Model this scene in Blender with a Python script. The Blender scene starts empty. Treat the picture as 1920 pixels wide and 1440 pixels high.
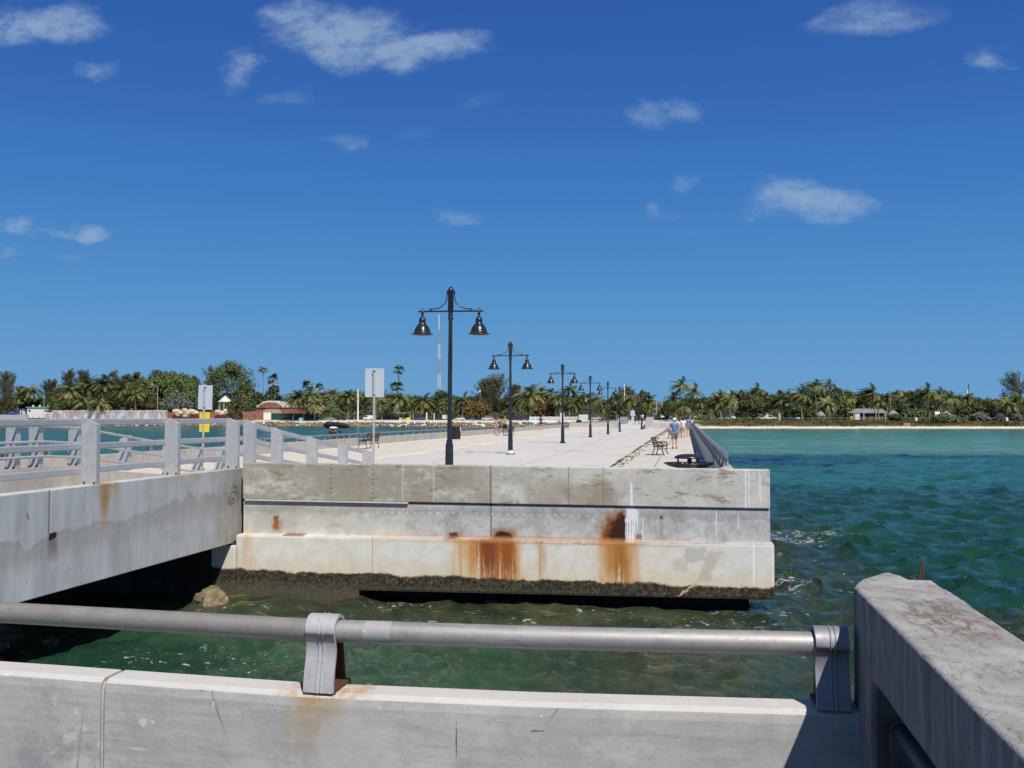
import bpy, bmesh, math, random
import numpy as np
from mathutils import Vector, Matrix, Euler

R = math.radians
scene = bpy.context.scene
col = scene.collection

# ------------------------------------------------------------------ camera
FPX, YAW, PITCH, CZ = 1870.0, R(9.88), math.atan2(61, 1870), 1.8
cd = bpy.data.cameras.new('camera')
cd.sensor_width = 36.0
cd.lens = 36.0 * FPX / 1920.0
cd.clip_start, cd.clip_end = 0.1, 20000
cam = bpy.data.objects.new('camera', cd)
col.objects.link(cam)
cam.location = (0, 0, CZ)
cam.rotation_euler = (R(90) + PITCH, 0, YAW)
scene.camera = cam

def ray(px, py):
    """direction of the sight line that a place in the 1920x1440 photograph was surveyed on"""
    u, v = (px - 960) / FPX, (720 - py) / FPX
    fw = math.cos(PITCH) - v * math.sin(PITCH)
    z = math.sin(PITCH) + v * math.cos(PITCH)
    return (u * math.cos(YAW) - fw * math.sin(YAW), u * math.sin(YAW) + fw * math.cos(YAW), z)

def on_z(px, py, Z=0.0):
    r = ray(px, py); k = (Z - CZ) / r[2]
    return Vector((r[0] * k, r[1] * k, Z))

def on_y(px, py, Y):
    r = ray(px, py); k = Y / r[1]
    return Vector((r[0] * k, Y, CZ + r[2] * k))

def on_x(px, py, X):
    r = ray(px, py); k = X / r[0]
    return Vector((X, r[1] * k, CZ + r[2] * k))

# ------------------------------------------------------------------ light
SUN = Vector((0.43, -0.65, 1.0)).normalized()
scene.view_settings.view_transform = 'Standard'
scene.view_settings.look = 'None'
scene.view_settings.exposure = 0.0
scene.view_settings.gamma = 1.0
sl = bpy.data.lights.new('sun', 'SUN')
sl.energy = 4.8
sl.angle = R(0.53)
sl.color = (1.0, 0.94, 0.85)
so = bpy.data.objects.new('sun', sl)
col.objects.link(so)
so.rotation_euler = (-SUN).to_track_quat('-Z', 'Y').to_euler()
so.location = (30, -60, 100)

# ------------------------------------------------------------------ node helper
class S:
    """a socket with arithmetic"""
    def __init__(self, g, s): self.g, self.s = g, s
    def __add__(a, b): return a.g.m('ADD', a, b)
    def __radd__(a, b): return a.g.m('ADD', a, b)
    def __sub__(a, b): return a.g.m('SUBTRACT', a, b)
    def __rsub__(a, b): return a.g.m('SUBTRACT', b, a)
    def __mul__(a, b): return a.g.m('MULTIPLY', a, b)
    def __rmul__(a, b): return a.g.m('MULTIPLY', a, b)
    def __truediv__(a, b): return a.g.m('DIVIDE', a, b)
    def __rtruediv__(a, b): return a.g.m('DIVIDE', b, a)

class G:
    def __init__(self, nt):
        self.nt = nt; self.N = nt.nodes; self.L = nt.links
        self._geo = self._tc = self._oi = None
    def put(self, inp, v):
        if isinstance(v, S): self.L.new(v.s, inp)
        elif isinstance(v, tuple) and len(v) == 3 and inp.type == 'RGBA': inp.default_value = (*v, 1)
        else: inp.default_value = v
    def m(self, op, a, b=None, c=None, clamp=False):
        n = self.N.new('ShaderNodeMath'); n.operation = op; n.use_clamp = clamp
        self.put(n.inputs[0], a)
        if b is not None: self.put(n.inputs[1], b)
        if c is not None: self.put(n.inputs[2], c)
        return S(self, n.outputs[0])
    def abs(self, a): return self.m('ABSOLUTE', a)
    def min(self, a, b): return self.m('MINIMUM', a, b)
    def max(self, a, b): return self.m('MAXIMUM', a, b)
    def clamp(self, a): return self.m('ADD', a, 0.0, clamp=True)
    def pos(self):
        if not self._geo: self._geo = self.N.new('ShaderNodeNewGeometry')
        return S(self, self._geo.outputs['Position'])
    def normal(self):
        self.pos(); return S(self, self._geo.outputs['Normal'])
    def obj(self):
        if not self._tc: self._tc = self.N.new('ShaderNodeTexCoord')
        return S(self, self._tc.outputs['Object'])
    def gen(self):
        if not self._tc: self._tc = self.N.new('ShaderNodeTexCoord')
        return S(self, self._tc.outputs['Generated'])
    def rnd(self):
        if not self._oi: self._oi = self.N.new('ShaderNodeObjectInfo')
        return S(self, self._oi.outputs['Random'])
    def sep(self, v):
        n = self.N.new('ShaderNodeSeparateXYZ'); self.put(n.inputs[0], v)
        return [S(self, o) for o in n.outputs]
    def comb(self, x, y, z):
        n = self.N.new('ShaderNodeCombineXYZ')
        for i, v in enumerate((x, y, z)): self.put(n.inputs[i], v)
        return S(self, n.outputs[0])
    def vmul(self, v, t):
        n = self.N.new('ShaderNodeVectorMath'); n.operation = 'MULTIPLY'
        self.put(n.inputs[0], v); n.inputs[1].default_value = t
        return S(self, n.outputs[0])
    def noise(self, v, scale, detail=3.0, rough=0.55, dist=0.0, st=None):
        if st: v = self.vmul(v, st)
        n = self.N.new('ShaderNodeTexNoise'); n.noise_dimensions = '3D'
        self.put(n.inputs['Vector'], v)
        n.inputs['Scale'].default_value = scale; n.inputs['Detail'].default_value = detail
        n.inputs['Roughness'].default_value = rough; n.inputs['Distortion'].default_value = dist
        return S(self, n.outputs['Fac'])
    def voro(self, v, scale, st=None, feature='F1'):
        if st: v = self.vmul(v, st)
        n = self.N.new('ShaderNodeTexVoronoi'); n.feature = feature
        self.put(n.inputs['Vector'], v); n.inputs['Scale'].default_value = scale
        return S(self, n.outputs['Distance'])
    def ss(self, e0, e1, x):
        n = self.N.new('ShaderNodeMapRange'); n.interpolation_type = 'SMOOTHSTEP'
        n.clamp = True
        if isinstance(e0, (int, float)) and isinstance(e1, (int, float)) and e0 > e1:
            self.put(n.inputs[0], x)
            n.inputs[1].default_value = e1; n.inputs[2].default_value = e0
            n.inputs[3].default_value = 1.0; n.inputs[4].default_value = 0.0
        else:
            self.put(n.inputs[0], x); self.put(n.inputs[1], e0); self.put(n.inputs[2], e1)
        return S(self, n.outputs[0])
    def mix(self, f, a, b):
        n = self.N.new('ShaderNodeMix'); n.data_type = 'RGBA'
        self.put(n.inputs[0], f); self.put(n.inputs[6], a); self.put(n.inputs[7], b)
        return S(self, n.outputs[2])
    def cmul(self, a, b, f=1.0):
        n = self.N.new('ShaderNodeMix'); n.data_type = 'RGBA'; n.blend_type = 'MULTIPLY'
        self.put(n.inputs[0], f); self.put(n.inputs[6], a); self.put(n.inputs[7], b)
        return S(self, n.outputs[2])
    def win(self, x, a, b, s):
        """1 inside a..b, soft edges of width s"""
        return self.ss(a - s, a + s, x) * self.ss(b + s, b - s, x)

def material(name):
    m = bpy.data.materials.new(name); m.use_nodes = True
    nt = m.node_tree
    for n in list(nt.nodes): nt.nodes.remove(n)
    g = G(nt)
    out = g.N.new('ShaderNodeOutputMaterial'); b = g.N.new('ShaderNodeBsdfPrincipled')
    g.L.new(b.outputs[0], out.inputs[0]); g.b = b
    return m, g

def finish(g, colour, rough=0.8, metal=0.0, spec=0.4, bump=None, bstr=0.3, bdist=0.02):
    b = g.b
    g.put(b.inputs['Base Color'], colour if isinstance(colour, S) else (*colour[:3], 1))
    g.put(b.inputs['Roughness'], rough); g.put(b.inputs['Metallic'], metal)
    b.inputs['Specular IOR Level'].default_value = spec
    if bump is not None:
        n = g.N.new('ShaderNodeBump'); n.inputs['Strength'].default_value = bstr
        n.inputs['Distance'].default_value = bdist
        g.put(n.inputs['Height'], bump); g.L.new(n.outputs[0], b.inputs['Normal'])

def vary(c, k): return tuple(max(0, x * k) for x in c)

_mats = {}
def paint(name, c, rough=0.5, metal=0.0, var=0.15, scale=8.0, spec=0.4, bump=0.0):
    """plain real-world surface with a little wear in tone"""
    if name in _mats: return _mats[name]
    m, g = material(name)
    n = g.noise(g.obj(), scale, 4, 0.6)
    colr = g.mix(g.ss(0.3, 0.7, n), vary(c, 1 - var), vary(c, 1 + var))
    finish(g, colr, rough, metal, spec, n if bump else None, bump)
    _mats[name] = m
    return m

# ------------------------------------------------------------------ sky
w = bpy.data.worlds.new('World'); scene.world = w; w.use_nodes = True
for n in list(w.node_tree.nodes): w.node_tree.nodes.remove(n)
g = G(w.node_tree)
wo = g.N.new('ShaderNodeOutputWorld'); bg = g.N.new('ShaderNodeBackground')
g.L.new(bg.outputs[0], wo.inputs[0])
sky = g.N.new('ShaderNodeTexSky'); sky.sky_type = 'NISHITA'; sky.sun_disc = False
sky.sun_elevation = math.asin(SUN.z); sky.sun_rotation = math.atan2(SUN.x, SUN.y)
sky.air_density, sky.dust_density, sky.ozone_density, sky.altitude = 1.0, 0.6, 2.0, 0
hs = g.N.new('ShaderNodeHueSaturation')
SKYSAT = 0.95
hs.inputs['Saturation'].default_value = SKYSAT
g.L.new(sky.outputs[0], hs.inputs['Color'])
dx, dy, dz = g.sep(g.gen())
# clear dry air: the Nishita sky is pulled towards the deep blue of a north sky
rp = g.N.new('ShaderNodeValToRGB'); g.put(rp.inputs[0], dz)
els = [(0.0, (.130, .345, .620)), (.05, (.105, .315, .61)), (.12, (.070, .262, .585)), (.21, (.042, .194, .530)), (.30, (.027, .134, .455)), (.41, (.020, .090, .370)), (.55, (.035, .10, .30)), (1.0, (.055, .095, .19))]
while len(rp.color_ramp.elements) < len(els): rp.color_ramp.elements.new(.5)
for e_, (p_, c_) in zip(rp.color_ramp.elements, els): e_.position = p_; e_.color = (*[q / .09 for q in c_], 1)
skyc = g.mix(.93, S(g, hs.outputs[0]), S(g, rp.outputs[0]))
dyc = g.max(dy, 0.05)
nv = g.comb(dx / dyc, dz / dyc * 1.6, 0.0)
wob = g.noise(nv, 14.0, 6, 0.62)
wob2 = g.noise(nv, 9.0, 3, 0.6, 0.3)
ca = dx / dyc + (wob - 0.5) * 0.10
cb = dz / dyc + (wob2 - 0.5) * 0.06
CLOUDS = [(70, 45, 165, 55, .95), (180, 140, 55, 24, .5), (640, 70, 150, 75, .95), (775, 92, 175, 42, .95), (560, 20, 90, 40, .7), (452, 130, 48, 48, .55),
          (540, 180, 60, 18, .3), (1260, 212, 75, 36, .55), (1530, 375, 130, 42, .95), (1490, 350, 55, 28, .6), (1630, 36, 110, 34, .6), (1865, 102, 40, 24, .5),
          (855, 410, 52, 22, .5), (168, 443, 66, 19, .8), (95, 436, 80, 11, .4), (25, 420, 60, 24, .6), (1235, 398, 32, 20, .4), (1275, 343, 30, 17, .4), (655, 266, 45, 20, .35), (125, 485, 40, 12, .3),
          (22, 476, 30, 14, .4), (790, 256, 40, 12, .2), (1740, 25, 40, 26, .25), (915, 190, 45, 22, .18), (1280, 438, 60, 10, .18), (1690, 655, 70, 8, .2)]
dens = None
for (px, py, rx, ry, k) in CLOUDS:
    r = ray(px, py); a0, b0 = r[0] / r[1], r[2] / r[1]
    kx, ky = FPX / rx / 1.02, FPX / ry
    ex = (ca - a0) * kx; ey = (cb - b0) * ky
    blob = g.m('SUBTRACT', 1.15, ex * ex + ey * ey, clamp=False)
    blob = g.max(blob, 0.0) * k
    dens = blob if dens is None else g.max(dens, blob)
fine = g.noise(nv, 36.0, 8, 0.68)
dens = g.ss(0.0, 1.05, dens * (fine * 2.5 - .42)) * g.ss(0.05, 0.06, dy)
CLOUDC = (3.6, 5.0, 6.9)
skyc = g.mix(dens * 0.70, skyc, CLOUDC)
g.put(bg.inputs[0], skyc)
bg.inputs[1].default_value = 0.09

# ------------------------------------------------------------------ mesh builder
class MB:
    def __init__(self): self.v, self.f, self.mi, self.sm = [], [], [], []
    def add(self, vs, fs, mi=0, smooth=False):
        o = len(self.v); self.v += [tuple(p) for p in vs]
        for f in fs: self.f.append([o + i for i in f]); self.mi.append(mi); self.sm.append(smooth)
        return self
    def box(self, x0, x1, y0, y1, z0, z1, mi=0):
        vs = [(x, y, z) for z in (z0, z1) for y in (y0, y1) for x in (x0, x1)]
        return self.add(vs, [(0, 2, 3, 1), (4, 5, 7, 6), (0, 1, 5, 4), (2, 6, 7, 3), (0, 4, 6, 2), (1, 3, 7, 5)], mi)
    def prism(self, poly, a, b, axis='z', mi=0):
        """2-D polygon (counter-clockwise seen along -axis) pulled from a to b along axis"""
        def P(p, t): return {'z': (p[0], p[1], t), 'x': (t, p[0], p[1]), 'y': (p[0], t, p[1])}[axis]
        n = len(poly)
        vs = [P(p, a) for p in poly] + [P(p, b) for p in poly]
        fs = [tuple(reversed(range(n))), tuple(range(n, 2 * n))] + [(i, (i + 1) % n, n + (i + 1) % n, n + i) for i in range(n)]
        return self.add(vs, fs, mi)
    def tube(self, pts, r, n=8, mi=0, caps=True, smooth=True, closed=False):
        pts = [Vector(p) for p in pts]; k = len(pts)
        rs = r if isinstance(r, (list, tuple)) else [r] * k
        vs = []; up = None
        for i, p in enumerate(pts):
            if closed: d = pts[(i + 1) % k] - pts[i - 1]
            else: d = pts[min(i + 1, k - 1)] - pts[max(i - 1, 0)]
            d.normalize()
            if up is None:
                up = Vector((0, 0, 1)) if abs(d.z) < .9 else Vector((1, 0, 0))
            a = d.cross(up).normalized(); b = a.cross(d).normalized(); up = b
            for j in range(n):
                t = 2 * math.pi * (j + .5) / n
                vs.append(p + (a * math.cos(t) + b * math.sin(t)) * rs[i])
        fs = []
        for i in range(k if closed else k - 1):
            i2 = (i + 1) % k
            for j in range(n):
                j2 = (j + 1) % n
                fs.append((i * n + j, i2 * n + j, i2 * n + j2, i * n + j2))
        self.add(vs, fs, mi, smooth)
        if caps and not closed:
            self.add(vs[:n], [tuple(range(n))], mi); self.add(vs[-n:], [tuple(reversed(range(n)))], mi)
        return self
    def bar(self, p, q, w, h, mi=0, up=(0, 0, 1)):
        p, q = Vector(p), Vector(q); d = (q - p).normalized(); u = Vector(up)
        if abs(d.dot(u)) > .95: u = Vector((0, 1, 0))
        a = d.cross(u).normalized() * w / 2; b = a.cross(d).normalized() * h / 2
        vs = [p - a - b, p + a - b, p + a + b, p - a + b, q - a - b, q + a - b, q + a + b, q - a + b]
        return self.add(vs, [(0, 1, 2, 3), (7, 6, 5, 4), (0, 4, 5, 1), (1, 5, 6, 2), (2, 6, 7, 3), (3, 7, 4, 0)], mi)
    def lathe(self, prof, n=16, c=(0, 0, 0), mi=0, smooth=True, caps=True):
        vs = []; 
        for (r, z) in prof:
            for j in range(n):
                t = 2 * math.pi * j / n
                vs.append((c[0] + r * math.cos(t), c[1] + r * math.sin(t), c[2] + z))
        fs = []
        for i in range(len(prof) - 1):
            for j in range(n):
                j2 = (j + 1) % n
                fs.append((i * n + j, i * n + j2, (i + 1) * n + j2, (i + 1) * n + j))
        self.add(vs, fs, mi, smooth)
        if caps:
            self.add(vs[:n], [tuple(reversed(range(n)))], mi); self.add(vs[-n:], [tuple(range(n))], mi)
        return self
    def blob(self, c, rx, ry, rz, n=8, m=6, mi=0, jit=0.0, rng=random):
        vs = [(c[0], c[1], c[2] - rz)]
        for i in range(1, m):
            a = math.pi * i / m - math.pi / 2
            for j in range(n):
                t = 2 * math.pi * j / n; k = 1 + rng.uniform(-jit, jit)
                vs.append((c[0] + rx * k * math.cos(a) * math.cos(t), c[1] + ry * k * math.cos(a) * math.sin(t), c[2] + rz * k * math.sin(a)))
        vs.append((c[0], c[1], c[2] + rz)); top = len(vs) - 1
        fs = [(0, 1 + (j + 1) % n, 1 + j) for j in range(n)]
        for i in range(m - 2):
            for j in range(n):
                a, b = 1 + i * n + j, 1 + i * n + (j + 1) % n
                fs.append((a, b, b + n, a + n))
        fs += [(top, 1 + (m - 2) * n + j, 1 + (m - 2) * n + (j + 1) % n) for j in range(n)]
        return self.add(vs, fs, mi, True)
    def mesh(self, name, mats=None, bevel=0.0, segs=2, fix=True):
        me = bpy.data.meshes.new(name); me.from_pydata(self.v, [], self.f); me.update()
        me.polygons.foreach_set('material_index', self.mi); me.polygons.foreach_set('use_smooth', self.sm)
        if bevel or fix:
            bm = bmesh.new(); bm.from_mesh(me)
            if bevel:
                bmesh.ops.remove_doubles(bm, verts=bm.verts, dist=1e-5)
                bmesh.ops.recalc_face_normals(bm, faces=bm.faces)
                es = [e for e in bm.edges if len(e.link_faces) == 2 and e.calc_face_angle(0) > R(35)]
                bmesh.ops.bevel(bm, geom=es, offset=bevel, segments=segs, profile=.6, affect='EDGES', clamp_overlap=True)
            else: bmesh.ops.recalc_face_normals(bm, faces=bm.faces)
            bm.to_mesh(me); bm.free()
        for m in (mats if isinstance(mats, (list, tuple)) else [mats]):
            if m: me.materials.append(m)
        return me
    def build(self, name, mats, parent=None, loc=(0, 0, 0), bevel=0.0, **kw):
        return put(name, self.mesh(name, mats, bevel, **kw), parent, loc)

def put(name, me, parent=None, loc=(0, 0, 0), rot=(0, 0, 0)):
    o = bpy.data.objects.new(name, me); col.objects.link(o)
    o.location = loc; o.rotation_euler = rot
    if parent: o.parent = parent
    return o

def tag(o, label=None, cat=None, group=None, kind=None):
    if label: o['label'] = label
    if cat: o['category'] = cat
    if group: o['group'] = group
    if kind: o['kind'] = kind
    return o

def thing(name, label, cat, loc=(0, 0, 0), rz=0.0, group=None):
    o = bpy.data.objects.new(name, None); o.empty_display_size = .2
    col.objects.link(o); o.location = loc; o.rotation_euler = (0, 0, rz)
    return tag(o, label, cat, group)

def kids(o): return [c for c in bpy.data.objects if c.parent is o]

def dup(root, loc, rz=None, label=None, scale=None, tree=None):
    """a copy of a thing with copies of its parts and sub-parts"""
    tree = tree or [(c, kids(c)) for c in kids(root)]
    r = root.copy(); col.objects.link(r); r.location = loc
    if rz is not None: r.rotation_euler = (0, 0, rz)
    if scale is not None: r.scale = (scale,) * 3 if isinstance(scale, (int, float)) else scale
    if label: r['label'] = label
    for c, gs in tree:
        k = c.copy(); col.objects.link(k); k.parent = r
        for q in gs:
            d = q.copy(); col.objects.link(d); d.parent = k
    return r
# ------------------------------------------------------------------ concrete
def concrete(name, light, dark, stains=None, bump=.35, streak=.35, pits=.5, warm=(.30, .25, .18), warmth=.35, scale=1.0):
    m, g = material(name)
    p = g.pos(); X, Y, Z = g.sep(p)
    big = g.noise(p, .9 * scale, 5, .62, .4)
    mid = g.noise(p, 4.5 * scale, 5, .62)
    fin = g.noise(p, 45, 4, .7)
    blot = g.noise(p, 1.7 * scale, 7, .72, .15)
    stv = g.noise(p, 5.0, 3, .6, 0, (1, 1, .07))
    c = g.mix(g.ss(.32, .68, big * .6 + mid * .4), dark, light)
    c = g.mix(g.ss(.54, .68, blot) * warmth, c, warm)
    c = g.mix(g.ss(.52, .75, stv) * streak, c, vary(dark, .72))
    c = g.mix(g.ss(.58, .8, g.noise(p, 7.3, 3, .6, 0, (1, 1, .06))) * streak * .6, c, vary(light, 1.18))
    c = g.mix(g.ss(.66, .78, g.noise(p, 26, 2, .5)) * .25, c, vary(dark, .6))
    c = g.mix(g.ss(.3, .0, g.voro(p, 38)) * g.ss(.55, .62, g.noise(p, 9, 2)) * pits, c, vary(dark, .3))
    c = g.cmul(c, g.mix(fin, (.8, .8, .8), (1.18, 1.18, 1.18)), .8)
    if stains: c = stains(g, p, X, Y, Z, c)
    finish(g, c, .88, 0, .25, mid * .35 + fin * .5 + g.ss(.25, 0, g.voro(p, 38)) * -.3, bump, .012)
    return m

def WS(px, py, Y=21.2):
    v = on_y(px, py, Y); return v.x, v.z

def patch(g, c, col_, X, Z, x0, x1, z0, z1, s=.05, k=1.0, d=None, amp=.2, sz=None):
    """stain with ragged edges"""
    if x0 > x1: x0, x1 = x1, x0
    if z0 > z1: z0, z1 = z1, z0
    xx, zz = X, Z
    if d is not None: xx, zz = X + (d[0] - .5) * amp, Z + (d[1] - .5) * amp
    f = g.win(xx, x0, x1, s) * g.win(zz, z0, z1, sz or s)
    return g.mix(f * k, c, col_)

RUST, RUSTD, OCHRE = (.24, .065, .015), (.035, .014, .010), (.60, .29, .055)

def wall_stains(g, p, X, Y, Z, c):
    d = (g.noise(p, 3.1, 5, .65), g.noise(p, 2.3, 5, .65, .5))
    df = (g.noise(p, 11, 4, .7), g.noise(p, 14, 4, .7))
    low = g.ss(-.80, -.86, Z)
    mid = g.ss(-.06, -.12, Z) * g.ss(-.86, -.80, Z)
    up = g.ss(-.13, -.07, Z)
    # three castings of different age
    c = g.mix(mid * g.ss(-6.5, -5.2, X + (d[0] - .5) * 3) * .75, c, g.mix(g.ss(.3, .7, d[1] * .6 + df[0] * .4), (.25, .26, .265), (.56, .58, .60)))
    c = g.mix(mid * g.ss(-.1, -.28, Z + (df[0] - .5) * .15) * g.ss(-.42, -.30, Z + (d[0] - .5) * .5) * .35, c, (.15, .15, .15))
    c = g.mix(low * .85, c, g.mix(g.ss(.3, .7, d[0]), (.65, .625, .54), (.77, .76, .71)))
    c = g.mix(low * g.ss(-1.2, -1.7, Z + (d[1] - .5) * .5) * .42, c, (.66, .50, .26))
    c = g.mix(low * g.ss(.2, 1.4, X) * g.ss(-1.5, -1.0, Z) * .5, c, (.66, .67, .67))
    # tan dirt on the west half of the coping course
    dirt = g.ss(.37, .53, g.noise(p, 1.3, 9, .76, .15, (.8, 1, 1.5)))
    c = g.mix(up * g.ss(-1.5, -5.6, X + (d[0] - .5) * 4) * dirt * .65, c, (.25, .205, .14))
    c = g.mix(up * g.ss(.555, .62, g.noise(p, 3.6, 8, .78, .1, (.5, 1, 1.6))) * .7, c, (.20, .165, .115))
    x0, z0 = WS(1120, 950); x1, z1 = WS(1150, 893)
    wdt = (Z - z1) / (z0 - z1)
    c = g.mix(g.ss(.30, .05, g.abs(X - (x0 + x1) / 2 + .06) - wdt * .17 + (df[0] - .5) * .3 + (d[0] - .5) * .3) * up * g.ss(0, .2, wdt) * .6, c, (.24, .185, .12))
    c = g.mix(up * g.ss(.75, .3, g.m('ADD', Z, .12)) * g.win(X, WS(1020, 940)[0], WS(1130, 940)[0], .4) * dirt * .6, c, (.26, .2, .13))
    # form joints
    for px, s, cc, k in ((755, .012, (.6, .58, .52), .6), (813, .012, (.58, .56, .5), .7), (920, .014, (.12, .11, .1), .8), (1066, .009, (.16, .15, .14), .6), (1131, .006, (.14, .12, .1), .7)):
        xx = WS(px, 915)[0]
        c = g.mix(g.ss(s * 2, s * .5, g.abs(X - xx + (df[0] - .5) * .02)) * (up if px not in (755, 920) else up + mid) * k, c, cc)
    for px in (620, 699):
        xx = WS(px, 915)[0]
        dots = g.ss(.030, .016, g.abs(X - xx)) * g.ss(.3, .42, g.abs(g.m('FRACT', Z * 9.5) - .5))
        c = g.mix(dots * up * g.ss(.1, .3, df[0]) * .7, c, (.1, .09, .08))
    # row of pale tie holes
    zt = WS(980, 965)[1]
    zrow = g.abs(Z - zt + (df[1] - .5) * .06)
    c = g.mix(g.ss(.022, .010, zrow) * g.ss(.36, .44, g.abs(g.m('FRACT', X * 5.8) - .5)) * g.win(X, WS(700, 960)[0], WS(1130, 960)[0], .3) * .8, c, (.75, .74, .7))
    fl = g.noise(p, 2.6, 9, .8, .1, (.7, 1, 1.3))
    c = g.mix((1 - low) * g.ss(.56, .66, fl) * .45, c, (.20, .175, .14))
    c = g.mix(g.ss(.60, .70, g.noise(p, 4.1, 8, .78, .1)) * .35, c, (.62, .60, .55))
    c = g.mix(low * g.ss(.62, .68, g.noise(p, 8, 6, .75)) * .45, c, (.30, .25, .18))
    # rust on the middle course
    def P(px, py): return WS(px, py)
    def stain(c, px0, py0, px1, py1, colr, k=1., s=.03, amp=.12, dd=df):
        a, b = P(px0, py1); e, f_ = P(px1, py0)
        return patch(g, c, colr, X, Z, a, e, b, f_, s, k, dd, amp)
    c = stain(c, 511, 967, 521, 993, (.3, .09, .04), 1, .025, .09)
    c = stain(c, 508, 975, 526, 998, (.36, .16, .06), .4, .06)
    c = stain(c, 836, 998, 866, 1012, (.33, .14, .04), .6, .07)
    c = stain(c, 842, 999, 858, 1008, RUSTD, .9, .03)
    c = stain(c, 922, 992, 966, 1016, (.3, .13, .04), .75, .08)
    xc, zc = P(943, 1014)
    rr = g.m('SQRT', (X - xc) * (X - xc) * .75 + (Z - zc) * (Z - zc)) + (df[0] - .5) * .12
    c = g.mix(g.ss(.23, .17, rr) * mid, c, RUSTD)
    xc, zc = P(1175, 1014)
    left = g.ss(xc + .02, xc - .01, X + (df[1] - .5) * .05)
    rr = g.m('SQRT', (X - xc) * (X - xc) * 1.1 + (Z - zc) * (Z - zc) * .85) + (df[0] - .5) * .26 + (d[0] - .5) * .25
    c = g.mix(g.ss(.80, .42, rr) * left * mid * .95, c, (.36, .15, .035))
    c = g.mix(g.ss(.64, .44, rr) * left * mid, c, (.17, .05, .012))
    c = g.mix(g.ss(.66, .50, rr + (d[0] - .5) * .2 + g.abs(X - xc) * .5) * left * mid * .95, c, RUSTD)
    c = stain(c, 1193, 1002, 1203, 1012, (.22, .08, .05), .8, .03)
    c = stain(c, 1237, 967, 1243, 974, (.12, .06, .03), .9, .02, .05)
    c = stain(c, 1237, 974, 1243, 1012, (.32, .24, .13), .5, .03, .05)
    c = stain(c, 536, 1001, 575, 1003, (.2, .07, .02), .8, .012, .03)
    # white drips
    for px, a, b, wd in ((1176, 956, 1019, .014), (1181, 950, 1019, .018), (1186, 945, 1021, .016), (1190, 955, 1000, .014), (1195, 960, 995, .01), (1173, 968, 1016, .008), (1205, 970, 1012, .008), (1184, 905, 950, .022),
                         (1398, 880, 955, .012), (1404, 884, 954, .008), (1343, 956, 1012, .007), (1385, 965, 990, .006), (1412, 1020, 1090, .02), (1425, 885, 940, .01)):
        x_, zt_ = P(px, a); zb_ = P(px, b)[1]
        c = g.mix(g.ss(wd * 1.6, wd * .6, g.abs(X - x_ + (df[0] - .5) * .05)) * g.win(Z, zb_, zt_, .08) * .85, c, (.82, .83, .84))
    c = stain(c, 1175, 955, 1196, 978, (.8, .81, .82), .8, .05, .25)
    # rust runs on the lower course
    run = g.noise(p, 9, 4, .65, 0, (1, 1, .05)); run2 = g.noise(p, 24, 3, .6, 0, (1, 1, .04))
    for a, b, cc, k, kz in ((845, 975, OCHRE, .75, 0), (885, 966, (.50, .17, .02), 1.0, 0), (900, 932, (.20, .045, .012), .9, 1), (935, 960, (.26, .07, .012), .85, 1), (1008, 1017, (.5, .27, .07), .9, 1),
                         (1118, 1196, OCHRE, .75, 0), (1132, 1180, (.46, .20, .03), .8, 1), (1150, 1172, (.32, .12, .025), .75, 1), (455, 470, OCHRE, .5, 0)):
        xa, xb = WS(a, 1050, 21)[0], WS(b, 1050, 21)[0]
        f = g.win(X + (run - .5) * .22 + (d[1] - .5) * .22 + (Z + .8) * .06, xa, xb, .12) * low * g.ss(.36, .60, run * .5 + run2 * .35 + df[0] * .15 + (g.ss(-1.72, -.85, Z) * .24 if kz else g.ss(-1.9, -.85, Z) * .10) - .02)
        c = g.mix(f * k, c, cc)
    shelf = g.win(Z, -.90, -.78, .03)
    c = g.mix(shelf * g.win(X + (d[0] - .5) * .5, WS(880, 1020)[0], WS(1200, 1020)[0], .3) * g.ss(.35, .6, df[0]) * .6, c, (.40, .17, .06))
    c = g.mix(shelf * g.win(X, WS(700, 1020)[0], WS(1300, 1020)[0], .5) * .3, c, (.45, .25, .12))
    # grey spalls and the slanting repair
    c = stain(c, 1284, 1026, 1325, 1048, (.42, .395, .36), .6, .05, .45, d)
    c = stain(c, 1262, 1046, 1290, 1064, (.44, .41, .37), .5, .06, .45, d)
    xa, za = WS(1342, 1030, 21); xb, zb = WS(1318, 1090, 21)
    t = (Z - za) / (zb - za); xl = t * (xb - xa) + xa
    c = g.mix(g.ss(.15, .09, g.abs(X - xl + (df[0] - .5) * .2 + (d[0] - .5) * .3)) * g.win(t, .05, 1.0, .08) * low * .5, c, (.42, .36, .28))
    for px in (699, 1013):
        x_ = WS(px, 1050, 21)[0]
        c = g.mix(g.ss(.012, .004, g.abs(X - x_ + (df[0] - .5) * .03)) * low * .6, c, (.2, .15, .1))
    # weed line at the tide mark
    tide = -1.60 - (X + 10) * .006
    jag = Z - tide + (g.noise(p, 1.1, 5, .65) - .5) * .34 + (g.noise(p, 9, 4, .6) - .5) * .05
    alg = g.ss(.03, -.03, jag)
    ac = g.mix(g.ss(.42, .62, df[1]), (.022, .020, .014), (.085, .072, .045))
    ac = g.mix(g.ss(-.16, -.42, jag + (df[0] - .5) * .2), ac, g.mix(df[1], (.035, .032, .022), (.13, .115, .08)))
    ac = g.mix(g.ss(.66, .74, g.noise(p, 30, 2, .5)) * .6, ac, (.42, .38, .28))
    ac = g.mix(g.ss(.55, .7, g.noise(p, 2.2, 4, .6)) * g.ss(-.22, -.02, jag) * .6, ac, (.10, .062, .012))
    c = g.mix(alg, c, ac)
    xa, za = WS(1306, 1092, 21); xb, zb = WS(1272, 1118, 21)
    t = (Z - za) / (zb - za); xl = t * (xb - xa) + xa
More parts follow.
